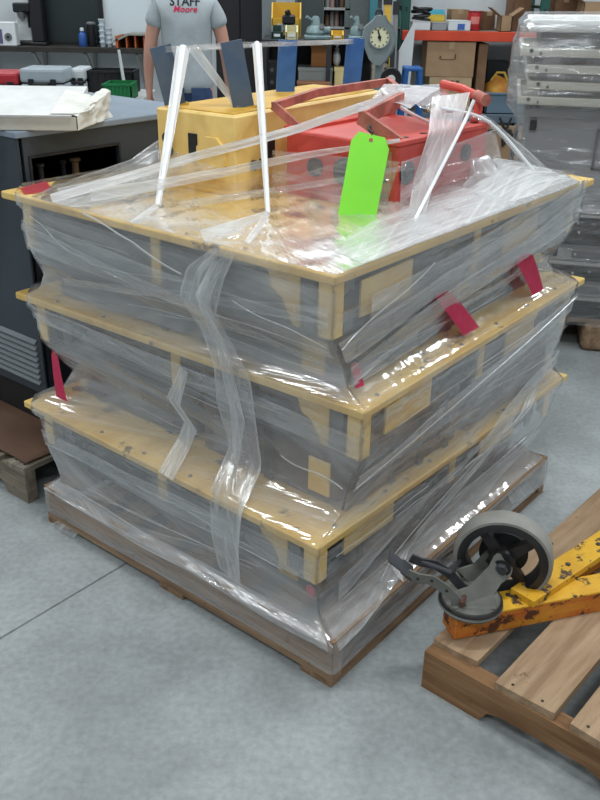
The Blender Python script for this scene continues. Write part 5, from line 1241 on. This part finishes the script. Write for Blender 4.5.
# ================================================================== MIDDLE BENCH AREA
t = thing('doorway_stand_in', 'tall black box standing in for the dark doorway behind the person', 'doorway stand-in', (pxY(240, 20, 8.6).x, 8.9, 0)); w_ = pxY(264, 20, 8.6).x - pxY(214, 20, 8.6).x  # dark of the doorway put in as a black box with doors
obj('body', bx((-w_ / 2, -0.28, 0.05), (w_ / 2, 0.28, 2.0), 0.006), Dk2, t); obj('plinth', bx((-w_ / 2 + 0.02, -0.26, 0), (w_ / 2 - 0.02, 0.26, 0.05)), Black, t)
for s in (-1, 1):
    dr = obj('door', bx((min(0.004 * s, s * (w_ / 2 - 0.01)), -0.295, 0.08), (max(0.004 * s, s * (w_ / 2 - 0.01)), -0.279, 1.96), 0.003), mat('doorway_black', rgb(28, 28, 32), 0.5), t)
    obj('door_handle', bx((s * 0.035 - 0.008, -0.315, 0.95), (s * 0.035 + 0.008, -0.294, 1.10), 0.003), G_dark, dr)
BY = 7.5
BZ = pxY(310, 40, BY).z; BZ2 = pxY(310, 92, BY).z
Sh = mat('shelf_black', rgb(40, 44, 46), 0.5)
def bench():
    x0, x1 = pxY(262, 40, BY).x, pxY(396, 40, BY).x
    t = thing('shelving_bench', 'black steel shelving bench loaded with parts behind the upright blades', 'shelf', (0, BY, 0))
    for z_ in (BZ, BZ2, 0.15): obj('shelf_board', bx((x0, 0, z_ - 0.03), (x1, 0.55, z_), 0.003), Sh, t)
    for x in (x0 + 0.02, (x0 + x1) / 2, x1 - 0.02):
        for y in (0.02, 0.53): obj('post', bx((x - 0.018, y - 0.018, 0), (x + 0.018, y + 0.018, BZ - 0.01)), Sh, t)
    obj('back_panel', bx((x0, 0.545, 0.15), (x1, 0.555, BZ)), Dk2, t)
bench()
def on_bench(name, label, cat, rect, z=None, dy=0.05, depth=0.2):
    z = BZ if z is None else z; xa, xb, za, zb = wbox(*rect, BY + dy); t = thing(name, label, cat, ((xa + xb) / 2, BY + dy + depth / 2, z + 0.0005)); return t, xb - xa, max(zb - z, 0.02), depth
Tl = mat('casting_teal', rgb(124, 146, 148), 0.45, var=rgb(104, 124, 128), vscale=12)
def casting(label, rect, seed):
    t, w_, h, d = on_bench('metal_casting', label, 'casting', rect, None, 0.06, 0.2); rr = random.Random(seed)
    obj('foot', bx((-w_ / 2, -d / 2, 0), (w_ / 2, d / 2, h * 0.16), 0.006), Tl, t)
    obj('body', la([(w_ * 0.36, 0), (w_ * 0.42, h * 0.2), (w_ * 0.34, h * 0.45), (w_ * 0.2, h * 0.55), (w_ * 0.16, h * 0.9), (w_ * 0.1, h)], 16, Matrix.Translation((-w_ * 0.08, 0, h * 0.1)) @ Matrix.Scale(0.88, 4)), Tl, t, True)
    obj('side_flange', cy((w_ * 0.1, -0.01, h * 0.35), (w_ * 0.48, -0.02, h * 0.38), h * 0.17, n=14), Tl, t, True)
    obj('lever', cy((-w_ * 0.1, 0, h * 0.7), (-w_ * 0.42, -0.04, h * 0.95), 0.012, n=8), Tl, t, True)
    obj('knob', cy((w_ * 0.15, -0.02, h * 0.5), (w_ * 0.15, -0.06, h * 0.55), 0.022, n=12), G_mid, t, True)
casting('pale teal-grey pump casting with side flange on the shelving bench', (304, 16, 331, 40), 1)
casting('smaller pale teal-grey casting on the shelving bench, beside the dial scale', (349, 16, 367, 39), 2)
t, w_, h, d = on_bench('black_camera_rig', 'black camera-like instrument in front of the yellow bin', 'instrument', (282, 11, 295, 38), None, 0.14, 0.12)
obj('stand', bx((-0.015, -0.015, 0.02), (0.015, 0.015, h * 0.6)), Dk2, t); obj('foot', bx((-w_ / 2, -0.06, 0), (w_ / 2, 0.06, 0.02)), Dk2, t); obj('head', bx((-w_ / 2, -0.05, h * 0.5), (w_ / 2, 0.06, h * 0.85), 0.012), Dk2, t); obj('eyepiece', cy((0, -0.02, h * 0.83), (-0.015, -0.03, h), 0.022, n=12), Dk2, t, True)
def bin_(label, rect, m, dy, d=0.2, z=None, name='parts_bin'):
    t, w_, h, d = on_bench(name, label, 'bin', rect, z, dy, d)
    bm = bmesh.new(); prism(bm, [(-d / 2, 0), (d / 2, 0), (d / 2, h), (d / 2 - 0.012, h), (d / 2 - 0.012, 0.012), (-d / 2 + 0.012, 0.012), (-d / 2 + 0.03, h * 0.55), (-d / 2, h * 0.55)], -w_ / 2, w_ / 2, YZ); obj('trough', bm, m, t)
    for s in (-1, 1): obj('cheek', pr([(-d / 2, 0), (d / 2, 0), (d / 2, h), (0, h), (-d / 2, h * 0.55)], s * (w_ / 2) - 0.006, s * (w_ / 2) + 0.006, YZ), m, t)
    obj('label_holder', bx((-w_ * 0.3, -d / 2 - 0.006, h * 0.2), (w_ * 0.3, -d / 2 + 0.001, h * 0.4)), White, t)
    return t
Yb = mat('bin_yellow', rgb(206, 164, 56), 0.5); 
bin_('yellow parts bin on the shelving bench behind the black instrument', (272, 3, 300, 38), Yb, 0.30)
bin_('tiny yellow bin on the shelving bench between the two castings', (332, 31, 343, 39), Yb, 0.08, 0.12)
bin_('dark green parts bin on the shelving bench beside the grey panel', (272, 26, 282, 39), mat('bin_green', rgb(40, 64, 56), 0.5), 0.02, 0.14)
bin_('cream parts bin in front of the yellow bin on the shelving bench', (286, 26, 297, 39), mat('bin_cream', rgb(196, 190, 150), 0.5), -0.0, 0.12)
t = thing('grey_panel_post', 'grey steel post panel beside the dark doorway', 'panel', (pxY(269, 20, 8.2).x, 8.2, 0))
obj('panel', bx((-0.06, -0.02, 0.02), (0.06, 0.02, 2.0), 0.004), mat('panel_grey', rgb(120, 130, 134), 0.5), t); obj('foot', bx((-0.10, -0.10, 0), (0.10, 0.10, 0.02), 0.004), G_dark, t)
def grey_cubby():
    Y = 8.75; x0, x1 = pxY(298, 20, Y).x, pxY(378, 20, Y).x; zc = [0.0, 0.45, 0.9, pxY(340, 27, Y).z, pxY(340, 8, Y).z, 1.9]
    t = thing('grey_cubby_shelf', 'dark grey steel cubby shelf against the back wall behind the castings', 'shelf', ((x0 + x1) / 2, Y, 0)); w_ = x1 - x0
    Gc = mat('cubby_grey', rgb(96, 104, 104), 0.55, var=rgb(84, 92, 92), vscale=5)
    xs = [-w_ / 2, -w_ * 0.30, w_ * 0.08, w_ * 0.30, w_ / 2]
    obj('back_panel', bx((-w_ / 2, 0.40, 0), (w_ / 2, 0.41, 1.9)), G_dark, t)
    for x in (xs[0], xs[1] + 0.06, xs[2] + 0.03, xs[4]): obj('upright_panel', bx((x - 0.03, 0, 0), (x + 0.03, 0.40, 1.9), 0.003), Gc, t)
    obj('door', bx((xs[0], -0.012, 0.05), (xs[1] + 0.08, 0.001, 1.88), 0.003), mat('cubby_door', rgb(64, 72, 74), 0.5), t)
    obj('door', bx((xs[2] + 0.05, -0.012, 0.05), (xs[4], 0.001, 1.88), 0.003), Gc, t)
    for z_ in zc[1:]: obj('shelf_board', bx((-w_ / 2, 0.0, z_ - 0.02), (w_ / 2, 0.40, z_), 0.002), mat('cubby_shelf', rgb(150, 152, 150), 0.5), t)
    cx = (x0 + x1) / 2
    xm0, xm1 = xs[1] + 0.10, xs[2]
    mts = [mat('jar_brown', rgb(110, 84, 66), 0.5), mat('jar_grey', rgb(136, 136, 134), 0.5), mat('jar_pink', rgb(160, 130, 124), 0.5), mat('jar_dark', rgb(52, 50, 54), 0.5)]
    nm = ['brown', 'grey', 'pinkish', 'dark']
    for r_, (z_, wh) in enumerate(((zc[3], 'middle'), (zc[4], 'upper'))):
        for q in range(4):
            x = cx + xm0 + (xm1 - xm0) * (q + 0.5) / 4; rr_ = (xm1 - xm0) / 8.6; h = 0.12 + 0.03 * ((q * 7 + r_ * 3) % 3)
            o = thing('storage_jar', f'{nm[(q + r_) % 4]} storage jar on the {wh} cubby shelf behind the castings', 'jar', (x, Y + 0.12, z_ + 0.0005), 0, 'jars in the cubby shelf')
            obj('body', la([(rr_ * 0.95, 0), (rr_, 0.01), (rr_, h * 0.78), (rr_ * 0.8, h * 0.84)], 16), mts[(q + r_) % 4], o, True); obj('lid', la([(rr_ * 0.85, h * 0.84), (rr_ * 0.85, h), (rr_ * 0.7, h)], 16), G_dark, o, True)
grey_cubby()
# lower bench shelf
def speaker_box():
    t, w_, h, d = on_bench('speaker_cabinet', 'black speaker box with round holes on the lower bench shelf', 'speaker', (268, 61, 283, 92), BZ2, 0.05, 0.2)
    obj('case', bx((-w_ / 2, -d / 2, 0), (w_ / 2, d / 2, h), 0.006), Dk2, t)
    for q in range(2):
        for s in (-1, 1):
            k = obj('cone', cy((s * w_ * 0.24, -d / 2 - 0.006, h * (0.28 + 0.42 * q)), (s * w_ * 0.24, -d / 2 + 0.001, h * (0.28 + 0.42 * q)), w_ * 0.16, n=16), G_dark, t, True)
            obj('cone_ring', cy((s * w_ * 0.24, -d / 2 - 0.009, h * (0.28 + 0.42 * q)), (s * w_ * 0.24, -d / 2 - 0.005, h * (0.28 + 0.42 * q)), w_ * 0.06, n=12), G_mid, k, True)
speaker_box()
def bcarton(label, rect, m, dy=0.05, d=0.22, z=None, name='cardboard_box', cat='box'):
    t, w_, h, d = on_bench(name, label, cat, rect, BZ2 if z is None else z, dy, d)
    obj('body', bx((-w_ / 2, -d / 2, 0), (w_ / 2, d / 2, h), 0.005), m, t); obj('lid', bx((-w_ / 2 - 0.003, -d / 2 - 0.003, h * 0.86), (w_ / 2 + 0.003, d / 2 + 0.003, h + 0.002)), m, t)
    return t, w_, h
gt, gw, gh = bcarton('long grey instrument case on the lower bench shelf', (298, 68, 332, 92), mat('instr_grey', rgb(128, 134, 132), 0.5), 0.10, 0.3)
ztop = BZ2 + gh + 0.003
bcarton('orange-brown carton on the long grey instrument case', (311, 46, 331, 68), mat('cardboard_orange', rgb(166, 112, 66), 0.8), 0.14, 0.2, ztop)
t, w_, h, d = on_bench('white_bag', 'white plastic bag slumped beside the orange-brown carton', 'bag', (333, 50, 340, 68), ztop, 0.14, 0.12)
bm = bmesh.new(); bmesh.ops.create_icosphere(bm, subdivisions=3, radius=1)
for v in bm.verts: q = v.co.copy(); v.co = Vector((q.x * w_ * 0.55, q.y * 0.07, h * 0.5 + q.z * h * 0.5)) * (1 + 0.10 * nz(q, 2.6))
mz = min(v.co.z for v in bm.verts)
for v in bm.verts: v.co.z -= mz
obj('sack', bm, White, t, True); obj('knot', la([(0.012, 0), (0.02, 0.02), (0.006, 0.03), (0.02, 0.05)], 10, Matrix.Translation((0, 0, h * 0.9))), White, t, True)
bcarton('reddish wooden board box at the front of the lower bench shelf', (297, 83, 330, 93), mat('board_red_brown', rgb(140, 96, 70), 0.7), -0.10, 0.16)
bcarton('cream and yellow carton beside the blue blade on the lower bench shelf', (334, 68, 348, 92), mat('carton_cream', rgb(206, 186, 130), 0.7), 0.05, 0.16)
bcarton('beige box under the dial scale on the lower bench shelf', (371, 65, 386, 92), mat('box_beige', rgb(146, 140, 122), 0.6), 0.06, 0.2)

# dial scale on a pedestal
def dial_scale():
    Y = 6.5; c = pxY(378, 38, Y); Gs = mat('scale_grey', rgb(124, 134, 136), 0.45, var=rgb(112, 122, 124), vscale=8)
    t = thing('dial_scale', 'grey pedestal dial scale with cream clock-like face', 'scale', (c.x + 0.02, Y, 0))
    k = 6.05 / 870; ox = -0.02
    P = lambda x, y: ((x - 378) * k + ox, c.z + (38 - y) * k)
    out = [P(378.5 + (q[0] - 378.5) * 0.74, 38 + (q[1] - 38) * 0.86) for q in ((374, 14), (382, 14), (386, 20), (395, 27), (400, 40), (396, 52), (388, 63), (382, 67), (374, 67), (367, 61), (361, 50), (356, 38), (360, 26), (370, 19))]
    obj('housing', pr(out, -0.04, 0.06, XZ), Gs, t)
    obj('back_housing', pr([(x * 0.92 + 0.03, z) for x, z in out], 0.055, 0.14, XZ), Gs, t)
    cx, cz = P(379, 37); r = 9.5 * k
    f = obj('dial_face', cy((cx, -0.046, cz), (cx, -0.039, cz), r, n=32), mat('dial_cream', rgb(214, 212, 178), 0.5), t)
    obj('dial_bezel', la([(r, -0.004), (r * 1.12, -0.004), (r * 1.12, 0.010), (r, 0.010)], 32, frame_mtx((cx, -0.042, cz), (1, 0, 0), (0, 0, 1), (0, -1, 0)), True), Gs, t, True)
    for q in range(12):
        an = q * math.pi / 6; bm = bmesh.new(); dv = Vector((math.sin(an), 0, math.cos(an))); c3 = Vector((cx, -0.0475, cz)); bar(bm, c3 + dv * r * 0.78, c3 + dv * r * 0.93, 0.007, 0.002, dv.cross(Vector((0, 1, 0)))); obj('tick', bm, Dk2, f)
    for an, L in ((-0.25, 0.75), (2.9, 0.35)):
        bm = bmesh.new(); dv = Vector((math.sin(an), 0, math.cos(an))); c3 = Vector((cx, -0.049, cz)); bar(bm, c3, c3 + dv * r * L, 0.010, 0.003, dv.cross(Vector((0, 1, 0)))); obj('pointer', bm, Dk2, f)
    obj('pointer_hub', cy((cx, -0.053, cz), (cx, -0.046, cz), 0.012, n=14), Dk2, f, True)
    obj('hook_eye', la([(0.022 + 0.007 * math.cos(q), 0.007 * math.sin(q)) for q in [m_ * math.pi / 4 for m_ in range(8)]], 18, frame_mtx((P(378, 15.5)[0], 0.01, P(378, 15.5)[1]), (1, 0, 0), (0, 0, 1), (0, -1, 0)), True), G_dark, t, True)
    zb = P(378, 63)[1]
    obj('pillar', cy((0.0, 0.05, 0.06), (0.0, 0.05, zb + 0.02), 0.028, n=16), Gs, t, True)
    obj('stay', cy((0.05, 0.05, zb - 0.02), (0.07, 0.05, 0.3), 0.010, n=10), G_dark, t, True)
    obj('foot', bx((-0.22, -0.25, 0), (0.22, 0.30, 0.06), 0.012), G_dark, t)
dial_scale()
t = thing('handwheel', 'small black handwheel with white hub on a stand beside the dial scale', 'handwheel', (pxY(391, 79, 5.95).x, 5.95, 0)); cz = pxY(391, 79, 5.95).z
obj('wheel', la([(0.030, -0.012), (0.066, -0.014), (0.070, 0), (0.066, 0.014), (0.030, 0.012)], 28, frame_mtx((0, 0, cz), (1, 0, 0), (0, 0, 1), (0, -1, 0))), Dk2, t, True)
obj('hub', cy((0, -0.022, cz), (0, -0.012, cz), 0.026, n=18), White, t, True); obj('stand', bx((-0.02, 0.016, 0.02), (0.02, 0.05, cz), 0.003), Dk2, t); obj('foot', bx((-0.12, -0.10, 0), (0.12, 0.14, 0.02)), Dk2, t)
# long tools leaning behind the scale
for (x0, y0, x1, y1, m, lab, wd) in ((389, 4, 391, 32, Yb, 'yellow handled tool leaning behind the dial scale', 0.06), (397, 14, 397, 54, mat('tool_grey', rgb(124, 124, 124), 0.5), 'grey metal rod tool leaning behind the dial scale', 0.04), (375, -5, 377, 12, mat('tool_teal', rgb(50, 112, 124), 0.5), 'teal tool leaning above the dial scale', 0.07)):
    Y = 8.55; a = pxY(x0, y0, Y); b = pxY(x1, y1, Y); t = thing('long_tool', lab, 'tool', (b.x, Y, 0), 0, 'long tools behind the dial scale')
    bm = bmesh.new(); bar(bm, (0, 0, 0), (a.x - b.x, 0.12, a.z), wd, 0.03, (1, 0, 0)); obj('shaft', bm, m, t)
    bm = bmesh.new(); bar(bm, (a.x - b.x, 0.12, a.z - 0.01), (a.x - b.x, 0.135, a.z + 0.10), wd * 1.3, 0.04, (1, 0, 0)); obj('grip', bm, Dk2, t)
t = thing('plastic_sign_board', 'white angled panel leaning on the rack upright', 'panel', (pxY(407, 40, 8.7).x, 8.82, 0)); za = pxY(405, 52, 8.7).z; zb = pxY(412, 24, 8.7).z
bm = bmesh.new(); prism(bm, [(-0.06, 0), (0.05, 0), (0.08, zb), (0.06, zb), (-0.06, za)], -0.01, 0.01, XZ); obj('sheet', bm, White, t); obj('edge_trim', bx((-0.07, -0.014, 0), (-0.055, 0.014, za)), G_mid, t)

# ================================================================== PERSON (seen from behind)
def skin_mesh(verts, edges, radii, sub=2):
    me = bpy.data.meshes.new('tmp'); me.from_pydata([tuple(v) for v in verts], edges, []); o = bpy.data.objects.new('tmp', me); COL.objects.link(o)
    sk = o.modifiers.new('s', 'SKIN'); sk.use_smooth_shade = True; o.modifiers.new('d', 'SUBSURF').levels = sub
    for k, r in enumerate(radii):
        r = r if isinstance(r, tuple) else (r, r); me.skin_vertices[0].data[k].radius = r
    me.skin_vertices[0].data[0].use_root = True
    dg = bpy.context.evaluated_depsgraph_get(); dg.update(); out = bpy.data.meshes.new_from_object(o.evaluated_get(dg)); bpy.data.objects.remove(o)
    out.materials.clear(); return out
def ell_loft(bm, rings, n=28):
    """rings: (center, rx, ry) stacked; returns closed tube"""
    R = []
    for c, rx, ry in rings:
        c = Vector(c); R.append([bm.verts.new(c + Vector((rx * math.cos(2 * math.pi * k / n), ry * math.sin(2 * math.pi * k / n), 0))) for k in range(n)])
    for A, B in zip(R, R[1:]):
        for k in range(n): bm.faces.new((A[k], A[(k + 1) % n], B[(k + 1) % n], B[k]))
    bm.faces.new(R[0][::-1]); bm.faces.new(R[-1])
def person():
    PY = 6.45; c = pxY(187, 40, PY)
    t = thing('person', 'person in a grey STAFF T-shirt and blue jeans standing with back turned', 'person', (c.x, PY, 0), math.radians(4))
    Sk = mat('skin', rgb(196, 150, 132), 0.55, var=rgb(186, 138, 120), vscale=8); Sh_ = mat('tshirt_grey', rgb(166, 174, 178), 0.85, var=rgb(154, 162, 166), vscale=10, bump=0.2, bscale=14)
    Je = mat('denim', rgb(52, 74, 108), 0.85, var=rgb(42, 60, 90), vscale=12, bump=0.15, bscale=60); Ha = mat('hair_brown', rgb(62, 44, 34), 0.7, bump=0.5, bscale=50); So = mat('shoe_dark', rgb(40, 38, 38), 0.6)
    V_ = []; E_ = []; R_ = []
    def add(p, r, par=None):
        V_.append(p); R_.append(r); k = len(V_) - 1
        if par is not None: E_.append((par, k))
        return k
    # facing +y, so the back is towards the camera
    pel = add((0, 0, 0.96), (0.145, 0.11)); ab = add((0, 0.0, 1.12), (0.135, 0.10), pel); ch = add((0, -0.01, 1.30), (0.16, 0.115), ab); up_ = add((0, -0.015, 1.42), (0.13, 0.09), ch); nk = add((0, -0.005, 1.50), 0.058, up_)
    hb = add((0, 0.01, 1.57), 0.06, nk); h1 = add((0, 0.025, 1.63), (0.078, 0.092), hb); h2 = add((0, 0.02, 1.70), (0.08, 0.10), h1); h3 = add((0, 0.01, 1.755), (0.055, 0.07), h2)
    ns = add((0, 0.125, 1.645), 0.014, h1)
    for s in (-1, 1):
        sh = add((s * 0.165, -0.01, 1.425), 0.062, up_); ua = add((s * 0.225, -0.005, 1.30), 0.052, sh); el = add((s * 0.262, 0.0, 1.14), 0.042, ua); fa = add((s * 0.275, 0.03, 1.03), 0.040, el); wr = add((s * 0.282, 0.055, 0.905), 0.027, fa)
        pa = add((s * 0.284, 0.065, 0.855), (0.022, 0.038), wr); kn = add((s * 0.284, 0.07, 0.805), (0.019, 0.040), pa)
        for q, (dy, L) in enumerate(((0.030, 0.068), (0.010, 0.078), (-0.010, 0.073), (-0.029, 0.056))):
            f0 = add((s * 0.284, 0.07 + dy, 0.785), 0.0095, kn); f1 = add((s * 0.281, 0.073 + dy, 0.785 - L * 0.5), 0.009, f0); add((s * 0.272, 0.074 + dy * 0.95, 0.785 - L), 0.0075, f1)
        t0 = add((s * 0.276, 0.108, 0.835), 0.0115, pa); t1 = add((s * 0.268, 0.122, 0.805), 0.0105, t0); add((s * 0.262, 0.124, 0.775), 0.008, t1)
        hp = add((s * 0.095, 0, 0.90), 0.092, pel); th = add((s * 0.105, 0.005, 0.70), 0.078, hp); kn_ = add((s * 0.11, 0.015, 0.50), 0.054, th); cf = add((s * 0.115, -0.01, 0.33), 0.055, kn_); an = add((s * 0.12, 0.0, 0.09), 0.036, cf); add((s * 0.125, 0.07, 0.045), 0.036, an)
        add((s * 0.083, 0.012, 1.64), 0.016, h1)
    link('body', skin_mesh(V_, E_, R_), Sk, t)
    # eyes and mouth on the far side
    for s in (-1, 1): obj('eye', la([(0.001, -0.011), (0.009, -0.006), (0.011, 0), (0.009, 0.006), (0.001, 0.011)], 12, Matrix.Translation((s * 0.033, 0.108, 1.668))), White, t, True)
    obj('mouth', bx((-0.025, 0.094, 1.588), (0.025, 0.106, 1.597), 0.003), mat('lips', rgb(160, 92, 86), 0.5), t)
    # hair: cap over the skull
    bm = bmesh.new(); bmesh.ops.create_icosphere(bm, subdivisions=4, radius=1)
    for v in bm.verts:
        q = v.co.copy(); v.co = Vector((q.x * 0.093, q.y * 0.112 + 0.012, 1.70 + q.z * 0.098)) + q * 0.006 * nz(q, 7)
    bmesh.ops.delete(bm, geom=[v for v in bm.verts if v.co.z < 1.60 or (v.co.y > 0.07 and v.co.z < 1.73)], context='VERTS'); obj('hair', bm, Ha, t, True)
    # T-shirt
    V_, E_, R_ = [], [], []
    a = add((0, 0, 0.84), (0.205, 0.155)); b = add((0, 0, 1.0), (0.184, 0.136), a); c1 = add((0, 0.0, 1.18), (0.180, 0.128), b); d = add((0, -0.01, 1.32), (0.196, 0.134), c1); e = add((0, -0.014, 1.425), (0.165, 0.108), d); n_ = add((0, -0.008, 1.485), (0.078, 0.074), e)
    for s in (-1, 1):
        sh = add((s * 0.165, -0.01, 1.428), 0.076, e); sl = add((s * 0.205, -0.007, 1.36), 0.074, sh); add((s * 0.228, -0.003, 1.285), 0.072, sl)
    me = skin_mesh(V_, E_, R_, 3); so = link('tshirt', me, Sh_, t)
    # print on the back
    bvh = BVHTree.FromPolygons([v.co.copy() for v in me.vertices], [tuple(p.vertices) for p in me.polygons])
    def print_(txt, xc, z, size, m, shear=0.0, width=None):
        cu = bpy.data.curves.new('print', 'FONT'); cu.body = txt; cu.size = size; cu.align_x = 'CENTER'; cu.shear = shear; cu.offset = size * 0.02; cu.resolution_u = 3
        o = bpy.data.objects.new('tmp', cu); COL.objects.link(o); dg = bpy.context.evaluated_depsgraph_get(); dg.update(); m2 = bpy.data.meshes.new_from_object(o.evaluated_get(dg)); bpy.data.objects.remove(o)
        bm = bmesh.new(); bm.from_mesh(m2); bmesh.ops.subdivide_edges(bm, edges=[e_ for e_ in bm.edges if e_.calc_length() > 0.015], cuts=2)
        xs = [v.co.x for v in bm.verts]; sc = width / (max(xs) - min(xs)) if width else 1
        for v in bm.verts:
            x = v.co.x * sc + xc; zz_ = v.co.y + z; hit = bvh.ray_cast(Vector((x, -1, zz_)), Vector((0, 1, 0)))
            v.co = Vector((x, (hit[0].y if hit[0] else -0.13) - 0.003, zz_))
        me2 = bpy.data.meshes.new('shirt_print'); bm.to_mesh(me2); bm.free(); link('shirt_print', me2, m, so)
    z1 = pxY(187, 5.0, PY).z; z2 = pxY(187, 11.5, PY).z
    print_('STAFF', 0.0, z1, 0.075, mat('print_black', rgb(40, 44, 50), 0.8), 0, 0.20)
    print_('Moore', 0.0, z2, 0.055, mat('print_red', rgb(190, 40, 78), 0.8), 0.25, 0.16)
    # jeans
    V_, E_, R_ = [], [], []
    p0 = add((0, 0, 1.02), (0.158, 0.112)); p1 = add((0, -0.008, 0.88), (0.168, 0.125), p0)
    for s in (-1, 1):
        h_ = add((s * 0.092, -0.004, 0.80), 0.100, p1); k1 = add((s * 0.105, 0.005, 0.66), 0.086, h_); k2 = add((s * 0.112, 0.012, 0.48), 0.070, k1); k3 = add((s * 0.118, -0.004, 0.28), 0.068, k2); add((s * 0.122, 0.0, 0.075), 0.064, k3)
    jo = link('jeans', skin_mesh(V_, E_, R_), Je, t)
    for s in (-1, 1):
        hit = 0; obj('pocket', bx((s * 0.08 - 0.055, -0.137, 0.82), (s * 0.08 + 0.055, -0.125, 0.92), 0.004), Je, jo)
    for s in (-1, 1):
        bm = bmesh.new(); bmesh.ops.create_icosphere(bm, subdivisions=3, radius=1)
        for v in bm.verts: q = v.co.copy(); v.co = Vector((q.x * 0.052 + s * 0.125, q.y * 0.145 + 0.045, max(0.055 + q.z * (0.055 + 0.02 * (q.y < 0)), 0.0)))
        obj('shoe', bm, So, t, True)
person()
